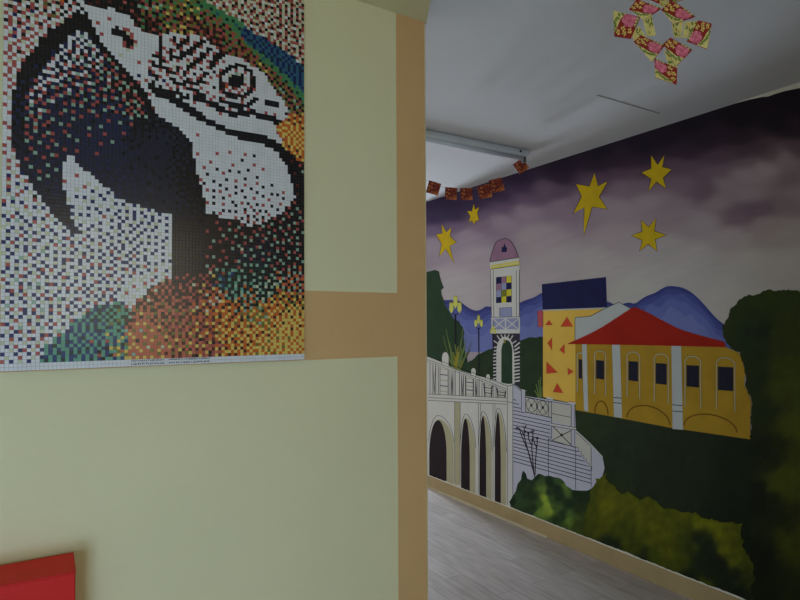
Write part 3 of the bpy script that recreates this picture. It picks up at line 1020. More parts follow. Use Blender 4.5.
# ------------------------------------------------------------------ macaw mosaic hung on the partition
MD = 0.016                       # panel depth
MYF = PY - MD                    # face of the board
xl, xr = onY(-0.2, 370, MYF).x, onY(304.2, 200, MYF).x
zb = onY(150, 365.6, MYF).z
NX = 86
TP = (xr - xl) / NX              # tile pitch
NZ = 125
mos = thing('macaw_mosaic', 'large macaw parrot mosaic of tiny square tiles hung on the pale yellow partition wall', 'mosaic', ((xl + xr) / 2, PY, zb))
f = MB()
m_board = mat('mosaic_board', (88, 86, 82), 0.6, 0.3)
f.box((xl, MYF, zb), (xr, PY - 0.0005, zb + NZ * TP), m_board)
keep(f.build('backing_board'), mos)

TILE = {'W': (220, 216, 212), 'K': (22, 18, 24), 'N': (26, 34, 88), 'R': (170, 78, 70), 'G': (146, 172, 146), 'P': (200, 196, 160), 'O': (202, 98, 34), 'Y': (222, 188, 92),
        'B': (84, 38, 28), 'T': (44, 92, 112), 'E': (70, 130, 80), 'D': (26, 50, 46), 'L': (116, 112, 48), 'S': (196, 104, 76), 'M': (34, 34, 50), 'I': (34, 38, 72), 'C': (38, 26, 30), 'A': (96, 156, 128), 'V': (38, 58, 108)}  # M: black tile with the bluish sheen put into its colour
TM = {k: mat('tile_' + n, TILE[k], 0.2, 0.4, 0.06, 40) for k, n in (('W', 'white'), ('K', 'black'), ('N', 'navy'), ('R', 'brick_red'), ('G', 'sage'), ('P', 'cream'), ('O', 'orange'), ('Y', 'yellow'), ('B', 'brown'), ('T', 'petrol'), ('E', 'emerald'), ('D', 'bottle_green'), ('L', 'olive'), ('S', 'salmon'), ('M', 'sheen_blue'), ('I', 'ink_blue'), ('C', 'dark_brown'), ('A', 'seafoam'), ('V', 'blue'))}


def inside(x, y, poly):
    r = False
    j = len(poly) - 1
    for i in range(len(poly)):
        xi, yi = poly[i]
        xj, yj = poly[j]
        if (yi > y) != (yj > y) and x < (xj - xi) * (y - yi) / (yj - yi) + xi:
            r = not r
        j = i
    return r


def dseg(x, y, pts):
    d = 1e9
    for (ax, ay), (bx, by) in zip(pts, pts[1:]):
        vx, vy = bx - ax, by - ay
        t = max(0, min(1, ((x - ax) * vx + (y - ay) * vy) / (vx * vx + vy * vy + 1e-9)))
        d = min(d, math.hypot(x - ax - t * vx, y - ay - t * vy))
    return d


def blend(x, y, samples, pw=2.0):
    tot, r = 0, {}
    for sx, sy, mx_ in samples:
        k = 1 / ((x - sx) ** 2 + (y - sy) ** 2 + 30) ** pw
        tot += k
        for c, v in mx_.items():
            r[c] = r.get(c, 0) + k * v
    return {c: v / tot for c, v in r.items()}


BEAK = [(78, 13), (70, 17), (60, 24), (50, 31), (44, 38), (38, 44), (32, 51), (27, 57), (22, 65), (19, 71), (16, 80), (11.5, 97), (11, 120), (11, 144), (15, 152), (18.5, 160), (21, 168), (27.5, 177), (33, 187), (37, 192), (42, 200), (45.5, 205), (50, 211), (55, 215), (60, 221), (66, 227.5), (73, 233), (82, 235), (80, 230), (75, 224), (72, 219), (70.5, 214), (70.5, 206), (66, 203), (66, 190), (62.5, 190), (62.5, 163), (66, 160), (67, 156), (75, 156), (76, 163), (80, 166), (84, 171), (91, 173), (97, 178), (100, 184), (105, 186), (112, 190), (116, 195), (124, 200), (131, 203), (138, 205), (146, 208), (157, 211), (164, 213), (171, 213), (171, 273), (205, 273), (206, 210), (205.5, 204), (203, 192), (199, 178), (196, 168), (193, 150), (191, 142), (186, 136), (181, 131), (175, 125), (168, 121), (163, 118), (156, 113), (152, 107), (149.5, 100), (147, 94), (143, 88), (137, 81), (131, 74), (124, 67), (116, 59), (108, 50), (100, 39), (95, 28), (90, 20), (84, 15)]
SPARK = [(71, 33), (78, 30), (86, 32), (92, 38), (97, 45), (104, 53), (112, 62), (121, 71), (130, 81), (139, 92), (146, 104), (146, 110), (148, 120), (136, 118), (132, 128), (122, 142), (100, 158), (78, 160), (66, 156), (60, 168), (56, 200), (46, 188), (36, 176), (28, 168), (25, 150), (24, 100), (31, 84), (42, 70), (52, 56), (60, 47), (66, 40)]
SPARKMIX = [(78, 38, dict(W=.5, I=.25, K=.12, G=.08, R=.05)), (60, 60, dict(W=.4, I=.3, K=.2, R=.1)), (90, 55, dict(W=.3, K=.28, I=.2, R=.12, G=.1)), (48, 76, dict(W=.45, I=.28, R=.15, K=.12)), (105, 75, dict(K=.35, I=.2, R=.22, G=.17, W=.06)),
            (75, 75, dict(I=.3, K=.2, W=.2, R=.2, G=.1)), (35, 92, dict(W=.25, I=.3, R=.25, K=.2)), (60, 90, dict(I=.4, K=.22, R=.2, G=.15, W=.03)), (90, 92, dict(I=.35, K=.3, R=.18, G=.15)), (125, 85, dict(K=.6, R=.2, G=.15, W=.05)), (140, 105, dict(K=.55, R=.25, G=.2)),
            (32, 112, dict(I=.35, K=.25, R=.2, G=.15, W=.05)), (28, 130, dict(M=.5, R=.3, G=.2)), (60, 112, dict(M=.5, I=.3, R=.1, G=.1)), (110, 105, dict(I=.4, K=.3, R=.16, G=.14)), (80, 130, dict(M=.6, I=.27, R=.07, G=.06)), (40, 140, dict(M=.6, I=.2, R=.11, G=.09)),
            (110, 125, dict(I=.5, M=.4, R=.06, G=.04)), (40, 165, dict(M=.66, I=.17, G=.1, R=.07)), (90, 150, dict(I=.5, M=.42, R=.05, G=.03)), (110, 140, dict(M=.5, I=.36, R=.06, G=.05, W=.03)), (55, 190, dict(M=.7, I=.22, G=.05, R=.03))]
BODYMIX = [(85, 20, dict(K=1)), (30, 62, dict(K=.9, I=.1)), (14, 110, dict(K=.7, I=.3)), (14, 140, dict(M=.7, K=.3)), (30, 170, dict(M=.9, K=.1)), (60, 215, dict(M=.85, C=.15)), (76, 232, dict(M=.5, I=.5)), (110, 55, dict(K=1)), (140, 95, dict(K=1)),
           (110, 170, dict(M=.7, I=.3)), (130, 190, dict(M=.75, I=.25)), (160, 150, dict(M=.95, K=.05)), (150, 115, dict(K=.8, M=.2)), (185, 150, dict(K=.7, M=.3)), (195, 185, dict(K=.9, M=.1)), (165, 195, dict(M=.9, K=.1)), (185, 240, dict(C=.9, M=.1)), (180, 265, dict(C=.8, M=.2))]
FACE = [(82, -6), (84, 2), (92, 5), (100, 7), (112, 8), (118, 12), (124, 15), (131, 16), (133, 24), (140, 29), (144, 33), (155, 35), (163, 34), (172, 33), (183, 35), (196, 33), (205, 37), (212, 44), (220, 50), (222, 54), (232, 55), (243, 59), (250, 64), (257, 68), (264, 72), (268, 79), (273, 88), (279, 96), (284, 101), (288, 109), (284, 118), (281, 124), (276, 128), (278, 134), (282, 140), (278, 147), (284, 153), (291, 166), (293, 172), (293, 190), (296, 193), (294, 203), (288, 207), (283, 211), (277, 216), (270, 220), (262, 224), (250, 226), (243, 222), (233, 219), (222, 217), (206, 214), (199, 214), (206, 209), (204, 190), (199, 176), (196, 168), (193, 150), (191, 142), (181, 131), (168, 121), (156, 113), (149.5, 100), (137, 81), (116, 59), (100, 39), (90, 18), (84, 8)]
FACEMIX = [(90, 10, dict(W=.9, R=.06, K=.04)), (110, 20, dict(W=.88, R=.08, N=.04)), (150, 45, dict(W=1)), (140, 65, dict(W=.85, R=.09, N=.06)), (130, 60, dict(W=.9, P=.1)), (175, 60, dict(W=.7, R=.12, K=.12, P=.06)), (155, 80, dict(W=.72, R=.14, K=.08, N=.06)), (195, 75, dict(W=.75, R=.14, K=.11)),
           (260, 85, dict(W=1)), (265, 100, dict(W=1)), (175, 105, dict(W=.97, R=.03)), (200, 128, dict(W=.93, R=.07)), (250, 125, dict(W=1)), (225, 120, dict(W=1)), (265, 155, dict(W=1)), (235, 150, dict(W=.9, K=0.068, R=0.068)), (255, 160, dict(W=.85, K=0.108, R=0.095)),
           (280, 175, dict(W=.94, K=0.054, R=0.027)), (225, 175, dict(W=.85, K=0.121, R=0.081)), (215, 195, dict(W=.8, K=0.176, R=0.095)), (240, 200, dict(W=.82, K=0.162, R=0.081)), (270, 200, dict(W=.84, K=0.135, R=0.081)), (210, 210, dict(W=.8, K=.1, R=.1)), (255, 220, dict(W=.6, K=.2, R=.15, P=.05)), (225, 150, dict(W=.95, R=.05))]
INK = [([(150, 85), (158, 92), (165, 94), (174, 99), (182, 104), (190, 110), (198, 115), (204, 119)], 4.0), ([(204, 119), (213, 124), (224, 129), (236, 134)], 3.0), ([(236, 133), (248, 136), (262, 139), (271, 143), (279, 148), (287, 155)], 4.4), ([(284, 153), (292, 164), (297, 180), (302, 200)], 5.5),
       ([(165, 89), (174, 92), (183, 96), (190, 97)], 2.0), ([(192, 98), (203, 100), (214, 104), (222, 110), (232, 113), (244, 114), (251, 112), (262, 116), (273, 119), (278, 124), (283, 124)], 2.9),
       ([(208, 99), (220, 100), (230, 104), (238, 107), (248, 106), (254, 101), (256, 98)], 2.3), ([(196, 90), (206, 97), (214, 98)], 2.0), ([(265, 102), (272, 104), (278, 105)], 2.0),
       ([(159.5, 36), (160, 52)], 2.2), ([(174, 38), (176, 41)], 1.6), ([(189, 37), (184, 42), (177, 46)], 2.6), ([(203, 41), (196, 45), (188, 52), (180, 57)], 2.2), ([(170, 50), (173, 58)], 2.0), ([(209, 50), (202, 57), (194, 64), (188, 68), (184, 74)], 2.3),
       ([(222, 54), (216, 58), (212, 63), (211, 68)], 3.0), ([(206, 74), (201, 80), (196, 84), (186, 80)], 2.0), ([(153, 54), (158, 57), (164, 62)], 1.8), ([(152, 62), (160, 68), (166, 66)], 1.8), ([(150, 72), (157, 78)], 1.8), ([(172, 80), (180, 84), (188, 87), (196, 88)], 1.8), ([(180, 70), (174, 74), (168, 72)], 1.7)]
SPOT = [(115, 30), (122, 33), (127, 38), (129, 43)]
CROWNMIX = [(95, 0, dict(K=.8, B=.2)), (110, 6, dict(K=.9, B=.1)), (130, 12, dict(K=.75, B=.15, R=.1)), (150, 28, dict(K=.5, B=.3, R=.1, E=.1)), (150, 5, dict(K=.3, R=.25, E=.2, G=.15, L=.1)), (175, 5, dict(L=.4, E=.2, K=.15, R=.15, Y=.1)), (170, 20, dict(K=.3, R=.25, L=.25, E=.1, Y=.1)), (190, 25, dict(K=.3, B=.2, R=.2, L=.2, Y=.1)),
            (198, 6, dict(E=.4, L=.25, K=.2, Y=.15)), (205, 30, dict(B=.4, K=.25, R=.25, L=.1)), (215, 42, dict(K=.4, B=.35, R=.25)), (215, 20, dict(R=.35, L=.25, K=.2, E=.2)), (235, 36, dict(R=.3, L=.3, K=.2, E=.2)), (245, 55, dict(R=.3, L=.25, B=.25, K=.2)), (265, 65, dict(L=.3, K=.3, R=.2, Y=.2)), (285, 85, dict(K=.35, L=.35, R=.2, G=.1)),
            (300, 100, dict(K=.35, L=.3, R=.25, G=.1)), (275, 72, dict(L=.35, K=.35, R=.2, E=.1)), (182, 32, dict(R=.3, K=.3, Y=.25, L=.15))]
EMER = [(206, 4), (225, 14), (238, 25), (252, 42), (270, 59), (290, 78), (308, 98)]
TEAL = [(250, 33), (262, 42), (280, 57), (296, 72), (310, 86)]
LOWMIX = [(210, 225, dict(C=.86, R=.07, G=.05, P=.02)), (190, 240, dict(C=.95, R=.03, G=.02)), (250, 235, dict(C=.7, K=.08, R=.12, G=.1)), (290, 225, dict(K=.4, C=.36, R=.12, G=.12)), (290, 260, dict(K=.66, C=.1, R=.11, G=.13)), (220, 260, dict(C=.84, R=.1, G=.06)), (255, 255, dict(M=.6, K=.2, G=.12, R=.08)), (255, 272, dict(D=.6, K=.2, G=.15, R=.05)),
          (185, 255, dict(C=.84, R=.1, G=.06)), (178, 280, dict(C=.6, M=.2, R=.2)), (200, 275, dict(C=.6, R=.25, P=.1, G=.05)), (205, 285, dict(C=.4, B=.2, R=.25, Y=.15)), (235, 288, dict(D=.4, A=.2, K=.2, G=.2)), (225, 282, dict(D=.35, A=.2, V=.2, K=.25)), (265, 290, dict(D=.35, K=.3, G=.2, P=.15)), (295, 285, dict(K=.4, R=.2, G=.2, O=.2)), (250, 300, dict(D=.3, K=.2, G=.25, O=.25)), (290, 300, dict(K=.25, L=.25, O=.25, Y=.2, R=.05)),
          (150, 295, dict(S=.3, C=.4, B=.2, P=.1)), (165, 285, dict(S=.35, C=.45, R=.2)), (185, 295, dict(R=.3, C=.35, B=.2, S=.15)), (160, 310, dict(S=.5, C=.2, L=.15, B=.15)), (140, 325, dict(S=.7, Y=.15, L=.1, C=.05)), (150, 345, dict(S=.72, L=.12, Y=.1, P=.06)), (130, 352, dict(S=.6, Y=.3, G=.1)), (180, 320, dict(S=.35, B=.35, R=.15, L=.15)), (185, 345, dict(S=.5, B=.25, L=.15, Y=.1)),
          (205, 325, dict(O=.25, B=.35, R=.25, Y=.15)), (205, 350, dict(R=.35, S=.2, B=.2, K=.1, Y=.15)), (225, 310, dict(O=.55, Y=.2, B=.15, K=.1)), (230, 330, dict(O=.45, Y=.35, B=.15, L=.05)), (240, 350, dict(O=.4, Y=.35, B=.25)), (215, 300, dict(O=.3, K=.25, R=.25, P=.2)), (258, 318, dict(L=.45, O=.25, Y=.2, G=.1)), (255, 335, dict(Y=.45, O=.4, B=.15)), (275, 310, dict(O=.55, Y=.3, B=.15)),
          (290, 320, dict(Y=.66, O=.24, B=.1)), (280, 340, dict(Y=.62, O=.24, L=.1, B=.04)), (300, 345, dict(Y=.62, O=.38)), (262, 352, dict(Y=.5, O=.35, L=.15)), (125, 318, dict(D=.3, B=.3, G=.2, S=.2))]
LOWREG = [(172, 272), (171, 262), (206, 206), (215, 214), (240, 218), (262, 222), (285, 210), (295, 195), (292, 160), (308, 190), (308, 366), (129, 366), (127, 345), (122, 325), (127, 312), (133, 306), (144, 297), (150, 288), (160, 282), (170, 278)]
TEALREG = [(39, 366), (40.5, 359), (44, 357), (45, 347), (49, 344), (53, 342), (55.5, 336), (60, 333), (70, 331), (71, 323), (75, 320), (80, 318), (84, 314), (88, 312), (92, 308), (97, 306), (108, 305), (114, 302), (124, 304), (128, 313), (124, 325), (129, 345), (131, 366)]
TEALMIX = [(60, 350, dict(A=.5, V=.35, D=.15)), (75, 330, dict(A=.5, V=.45, D=.05)), (100, 315, dict(A=.35, V=.3, D=.35)), (90, 345, dict(A=.45, V=.4, D=.1, R=.05)), (115, 320, dict(A=.55, D=.35, L=.1)), (112, 335, dict(A=.55, V=.3, R=.05, Y=.1)), (120, 352, dict(Y=.3, L=.2, A=.2, S=.15, V=.15)), (105, 355, dict(A=.4, V=.3, K=.2, R=.1))]
GOLD = [(276, 127), (283, 122), (290, 114), (308, 113), (308, 164), (297, 160), (291, 152), (284, 148), (281, 138)]
GOLDMIX = [(295, 118, dict(O=.45, Y=.3, B=.25)), (285, 130, dict(O=.5, Y=.45, R=.05)), (300, 140, dict(Y=.55, O=.45)), (297, 155, dict(Y=.4, O=.4, B=.2))]
BGMIX = [(30, 10, dict(W=.28, P=.2, R=.28, K=.18, N=0.073)), (55, 5, dict(W=.22, P=.22, R=.2, K=.24, O=.06, L=.06)), (15, 30, dict(W=.38, R=.34, N=0.098, K=.08, P=.12)), (12, 60, dict(W=.5, R=.38, P=.12)), (12, 110, dict(W=.68, R=.25, P=.07)), (40, 25, dict(W=.45, R=.3, K=.1, P=.15)), (72, 8, dict(W=.5, K=.35, R=.15)),
         (8, 150, dict(W=.65, R=.25, P=.1)), (12, 180, dict(W=.55, P=.15, N=0.122, R=.17, G=.03)), (30, 200, dict(W=.62, P=.15, N=0.122, R=.1, G=.03)), (20, 230, dict(W=.52, N=0.244, P=.17, R=.06, G=.05)), (90, 210, dict(W=.7, N=0.183, P=.12, R=.03)), (72, 175, dict(W=.86, R=.08, P=.06)), (70, 270, dict(W=.53, N=0.268, P=.15, R=.08, G=.02)), (140, 230, dict(W=.56, N=0.329, P=.13, G=.04)), (165, 240, dict(W=.74, N=0.195, P=.1)),
         (130, 265, dict(W=.52, N=0.342, R=.1, P=.1)), (30, 300, dict(W=.5, N=0.207, P=.16, R=.1, G=.07)), (30, 340, dict(W=.52, N=0.159, R=.16, P=.15, G=.04)), (100, 290, dict(W=.52, N=0.293, R=.12, P=.12)), (140, 285, dict(W=.7, P=.2, R=.1)), (20, 360, dict(W=.6, N=0.195, P=.14, R=.1))]
CREAMMIX = [(240, 8, dict(P=.4, W=.12, R=.28, K=.16, L=.04)), (300, 20, dict(P=.38, W=.1, R=.28, K=.24)), (285, 50, dict(P=.36, W=.1, R=.34, K=.2))]
TOPB = [(200, -40), (205, 0), (222, 11), (232, 15), (244, 24), (253, 32), (264, 37), (273, 44), (284, 50), (293, 57), (308, 70), (308, -40)]


def region(x, y):
    y = max(y, -4 + (y + 4) * .35) if y < -4 else y
    if inside(x, y, TOPB):
        return blend(x, y, CREAMMIX)
    if x > 190 and y < 110:
        dt, de = dseg(x, y, TEAL), dseg(x, y, EMER)
        if dt < 9 and not inside(x, y, FACE):
            return dict(T=.52, N=.4, D=.08)
        if de < 7 and not inside(x, y, FACE):
            return dict(E=.74, D=.14, T=.08, L=.04) if de < 5 else dict(E=.5, R=.2, L=.2, K=.1)
    if inside(x, y, GOLD):
        for pts, wd in INK[:4]:
            if dseg(x, y, pts) < wd * .6:
                return dict(K=1)
        return blend(x, y, GOLDMIX)
    if inside(x, y, BEAK):
        if inside(x, y, SPARK):
            return blend(x, y, SPARKMIX)
        return blend(x, y, BODYMIX)
    if inside(x, y, FACE):
        ex, ey = x - 237, y - 81
        e = math.hypot(ex / 17.0, ey / 16.0)
        if e < 1.2:
            if math.hypot((ex) / 8.6, (ey + 1) / 8.0) < 1:
                return dict(K=1) if math.hypot((ex + .5) / 3.2, (ey + 7) / 2.2) > 1 else dict(G=.6, P=.4)
            if .84 < e < 1.1:
                if ex > 8 or (ey < -8 and ex > -12) or ex < -10 or ey > 9:
                    return dict(K=.8, B=.2)
                return dict(B=.4, R=.3, W=.3)
            if ex < -7 and ey > 0 and e < .84:
                return dict(B=.35, O=.2, R=.2, W=.25)
            if ey > 7:
                return dict(W=.5, R=.35, B=.15)
            return dict(W=.75, P=.1, R=.15)
        for i, (pts, wd) in enumerate(INK):
            d = dseg(x, y, pts)
            if d < wd:
                return dict(K=.93, B=.07)
            if i > 3 and d < wd + 2.2:
                m = blend(x, y, FACEMIX)
                return {**{c: v * .75 for c, v in m.items()}, 'R': m.get('R', 0) * .75 + .2, 'K': m.get('K', 0) * .75 + .05}
        d = dseg(x, y, SPOT)
        if d < 3.6:
            return dict(K=.95, B=.05)
        if d < 7 and x > 122:
            return dict(R=.6, P=.2, W=.2)
        return blend(x, y, FACEMIX)
    for pts, wd in INK[2:4]:
        if dseg(x, y, pts) < wd + 1.5:
            return dict(K=.85, B=.1, R=.05)
    if y < 115 and x > 84:
        return blend(x, y, CROWNMIX)
    if inside(x, y, TEALREG):
        return blend(x, y, TEALMIX)
    if inside(x, y, LOWREG) or (x > 284 and y > 150):
        return blend(x, y, LOWMIX)
    return blend(x, y, BGMIX)


rnd = random.Random(21)
keys = list(TILE)
err = [[dict() for _ in range(NX + 2)] for _ in range(NZ + 1)]
gridc = {}
for r in range(NZ - 1, 1, -1):           # top row first
    order = range(NX) if r % 2 else range(NX - 1, -1, -1)
    s = 1 if r % 2 else -1
    for c in order:
        px, py = project((xl + (c + .5) * TP, MYF - 0.002, zb + (r + .5) * TP))
        m = region(px, py)
        e = err[r][c + 1]
        best, bk, val = -9, None, {}
        for k in set(m) | set(e):
            v = m.get(k, 0) + e.get(k, 0)
            val[k] = v
            if m.get(k, 0) <= 0.0:
                continue
            q = v + rnd.uniform(-.13, .13)
            if q > best:
                best, bk = q, k
        gridc[(c, r)] = bk
        for k, v in val.items():
            d = max(-.8, min(.8, v - (1 if k == bk else 0))) * .9
            if abs(d) < .002:
                continue
            for dc, dr, wt in ((s, 0, 7 / 16), (-s, -1, 3 / 16), (0, -1, 5 / 16), (s, -1, 1 / 16)):
                cc = c + 1 + dc
                if 0 < cc <= NX and r + dr >= 0:
                    t = err[r + dr][cc]
                    t[k] = t.get(k, 0) + d * wt


def tile_mesh(name, cells):
    """small pillow-edged tiles set on the board"""
    verts, faces, mi, mats = [], [], [], []
    g, hgt, bv = TP * .022, 0.0010, TP * .03
    for (c, r), k in cells.items():
        x0, x1 = xl + c * TP + g, xl + (c + 1) * TP - g
        z0, z1 = zb + r * TP + g, zb + (r + 1) * TP - g
        b0 = len(verts)
        for (yy, q) in ((MYF, 0), (MYF - hgt * .7, 0), (MYF - hgt, bv)):
            verts += [(x0 + q, yy, z0 + q), (x1 - q, yy, z0 + q), (x1 - q, yy, z1 - q), (x0 + q, yy, z1 - q)]
        if TM[k] not in mats:
            mats.append(TM[k])
        i = mats.index(TM[k])
        fs = [(b0 + 8, b0 + 9, b0 + 10, b0 + 11)]
        for lv in (0, 4):
            for q in range(4):
                fs.append((b0 + lv + q, b0 + lv + (q + 1) % 4, b0 + lv + 4 + (q + 1) % 4, b0 + lv + 4 + q))
        faces += fs
        mi += [i] * len(fs)
    me = bpy.data.meshes.new(name)
    me.from_pydata(verts, [], faces)
    for m in mats:
        me.materials.append(m)
    me.polygons.foreach_set('material_index', mi)
    o = bpy.data.objects.new(name, me)
    C.objects.link(o)
    return keep(o, mos)


tile_mesh('tile_picture', gridc)
tile_mesh('white_border', {(c, r): 'W' for c in range(NX) for r in (0, 1)})['label'] = 'white tile border along the bottom edge'
# two short rows of tiny dark marks lettered on the border, too small to read
f = MB()
m_ink = mat('dark_lettering', (40, 36, 46), 0.5, 0.3)
rnd = random.Random(4)
ca_, cb_ = onY(131, 360, MYF).x, onY(210, 360, MYF).x
gap0, gap1 = onY(164, 360, MYF).x, onY(168, 360, MYF).x
for row in range(2):
    x = ca_
    while x < cb_:
        if not gap0 < x < gap1:
            z = zb + TP * (.35 + row * 1.0) + rnd.uniform(0, TP * .12)
            hh = TP * rnd.uniform(.3, .5)
            f.face([(x, MYF - 0.0012, z), (x + TP * .26, MYF - 0.0012, z), (x + TP * .4, MYF - 0.0012, z + hh), (x + TP * .1, MYF - 0.0012, z + hh)], m_ink)
        x += TP * rnd.choice((.42, .5, .62))
keep(f.build('lettering'), mos)

# ------------------------------------------------------------------ red cabinet under the mosaic
m_red = mat('red_lacquer', (206, 40, 32), 0.6, 0.15, 0.05, 4)
m_redtop = mat('red_lacquer_lit_top', (232, 56, 46), 0.6, 0.15, 0.05, 4)  # brighter copy of the red, makes up for weak light on top
m_plinth = mat('dark_plinth', (60, 26, 24), 0.6, 0.3)
bk = onY(73.5, 552, PY - 0.01)
TZ = bk.z
fr = onZ(73.5, 580.5, TZ)
cx1, yb_, yf_ = bk.x, PY - 0.01, onZ(0, 586, TZ).y
cx0 = cx1 - 0.62
cab = thing('red_cabinet', 'red box-shaped cabinet with flat top at the foot of the pale wall under the mosaic', 'cabinet', ((cx0 + cx1) / 2, (yb_ + yf_) / 2, 0))
f = MB()
f.box((cx0, yf_ + 0.018, 0.06), (cx1, yb_, TZ - 0.004), m_red)
keep(f.build('body', bevel=0.002), cab)
f = MB()
f.box((cx0, yf_, TZ - 0.004), (cx1, yb_, TZ - 0.0003), m_red)
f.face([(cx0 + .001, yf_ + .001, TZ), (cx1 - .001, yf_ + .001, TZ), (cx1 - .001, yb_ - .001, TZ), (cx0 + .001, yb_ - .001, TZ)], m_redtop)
keep(f.build('top_panel'), cab)
mid = (cx0 + cx1) / 2
for xa, xb in ((cx0 + .002, mid - .0015), (mid + .0015, cx1 - .002)):
    f = MB()
    f.box((xa, yf_ + 0.001, 0.065), (xb, yf_ + 0.0178, TZ - 0.0045), m_red)
    keep(f.build('door', bevel=0.002), cab)
f = MB()
f.box((cx0 + .02, yf_ + .03, 0), (cx1 - .02, yb_ - .005, 0.06), m_plinth)
keep(f.build('plinth'), cab)

# ------------------------------------------------------------------ fluorescent batten on the ceiling
m_bat = mat('batten_enamel', (214, 218, 214), 0.45, 0.4)
m_tube = mat('tube_glass', (232, 236, 238), 0.2, 0.5)
m_sock = mat('grey_socket', (96, 94, 86), 0.5, 0.4)
m_blk = mat('black_clip', (30, 30, 32), 0.5, 0.4)
BA = onZ(427, 131.6, H)
BB = onZ(532.5, 149, H)
by = (BA.y + BB.y) / 2
bx1 = BB.x
bx0 = bx1 - 1.24
bat = thing('batten_light', 'unlit white fluorescent tube light fixed to the corridor ceiling', 'ceiling light', ((bx0 + bx1) / 2, by, H))
f = MB()
f.prism([(0, .008, 0), (0, .008, -.005), (0, 0, -.005), (0, 0, -0.026), (0, .014, -0.04), (0, .046, -0.04), (0, .06, -0.026), (0, .06, 0)], (bx0, by, H), (bx1, by, H), m_bat)
keep(f.build('housing'), bat)
f = MB()
f.tube([(bx0 + .03, by + .03, H - .051), ((bx0 + bx1) / 2, by + .03, H - .051), (bx1 - .03, by + .03, H - .051)], .013, m_tube, 14)
keep(f.build('tube'), bat)
for x in (bx0 + .012, bx1 - .03):
    f = MB()
    f.box((x, by + .016, H - .078), (x + .02, by + .044, H - .040), m_sock)
    keep(f.build('lamp_holder', bevel=.002), bat)
f = MB()
f.tube([(bx1 - .075, by - .004, H - .018), (bx1 - .075, by + .002, H - .018)], .008, m_blk, 10)
keep(f.build('screw_cap'), bat)

# ------------------------------------------------------------------ red-packet decorations
c_red = mat('packet_red', (150, 34, 22), 0.55, 0.3, 0.06, 50)
c_pink = mat('packet_pink', (222, 120, 132), 0.55, 0.3, 0.15, 160)
c_pink2 = mat('packet_deep_pink', (208, 92, 112), 0.55, 0.3, 0.1, 160)
c_gold = mat('packet_gold', (226, 190, 96), 0.5, 0.35, 0.08, 80)
c_cream = mat('packet_cream', (216, 196, 116), 0.55, 0.3, 0.1, 90)
c_leaf = mat('packet_leaf_green', (116, 128, 52), 0.55, 0.3, 0.15, 120)
c_back = mat('packet_orange', (186, 84, 40), 0.55, 0.3, 0.15, 120)


def packet(name, seed, quad, mats=None, plain=False):
    """a folded packet: card with a folded-over flap, printed with a peony, gold blossoms and leaves.
    Drawn on a unit square in x-z facing -y, then shaped to the quad (top left, top right, bottom right, bottom left) it is folded to"""
    red, pink, pink2, gold, cream, leaf = mats or (c_red, c_pink, c_pink2, c_gold, c_cream, c_leaf)
    r = random.Random(seed)
    f = MB()
    sz, t = 1.0, .0025
    f.box((-sz, 0, -sz), (sz, t, sz), cream if plain else red)
    lv = [0]

    def disc(x, z, a, b, ang, m, n=8):
        lv[0] += 1
        y = -.0003 - .00006 * lv[0]
        pts = []
        for k in range(n):
            u, v = a * math.cos(2 * math.pi * k / n), b * math.sin(2 * math.pi * k / n)
            qx = max(-sz * .99, min(sz * .99, x + u * math.cos(ang) - v * math.sin(ang)))
            qz = max(-sz * .99, min(sz * .99, z + u * math.sin(ang) + v * math.cos(ang)))
            pts.append((qx, y, qz))
        f.face(pts[::-1], m)
    if plain:
        for k in range(16):
            disc(r.uniform(-.8, .8), r.uniform(-.8, .8), r.uniform(.16, .3), r.uniform(.1, .18), r.uniform(0, 3), leaf if k % 3 else gold)
    else:
        # folded flap of cream paper along the lower edge, with its own thickness
        lo = [(.99, .0), (.99, -.99), (-.7, -.99), (-.2, -.62), (.45, -.4)]
        f.prism([(x, 0, z) for x, z in lo], (0, -.0002, 0), (0, -.0014, 0), cream)
        lv[0] = 20
        for k in range(9):
            u = k / 8
            disc(-.45 + 1.3 * u + r.uniform(-.08, .08), -.88 + .55 * u * u + r.uniform(-.1, .1), .17, .1, r.uniform(0, 3), leaf)
        for k in range(7):
            a = 2 * math.pi * k / 7
            disc(.46 + .3 * math.cos(a), .34 + .34 * math.sin(a), .3, .25, a, pink if k % 2 else pink2, 10)
        disc(.46, .34, .3, .3, 0, pink, 12)
        for k in range(5):
            a = 2 * math.pi * k / 5
            disc(.46 + .13 * math.cos(a), .34 + .13 * math.sin(a), .12, .08, a, pink2)
        for gx, gz in ((-.4, .62), (-.7, .12), (-.32, -.05), (-.68, -.52)):
            for k in range(5):
                a = 2 * math.pi * k / 5 + r.random()
                disc(gx + .15 * math.cos(a), gz + .15 * math.sin(a), .11, .075, a, gold)
        for k in range(7):
            disc(.05 + .14 * k, .94 - .05 * (k % 2), .1, .08, r.uniform(0, 3), cream if k % 2 else leaf)
    tl, tr, br_, bl = quad
    for v in f.bm.verts:
        u, q = (v.co.x + 1) / 2, (v.co.z + 1) / 2
        X = (tl[0] * q + bl[0] * (1 - q)) * (1 - u) + (tr[0] * q + br_[0] * (1 - q)) * u
        Z = (tl[1] * q + bl[1] * (1 - q)) * (1 - u) + (tr[1] * q + br_[1] * (1 - q)) * u
        v.co.x, v.co.z = X, Z
    return f.build(name, normals=True)


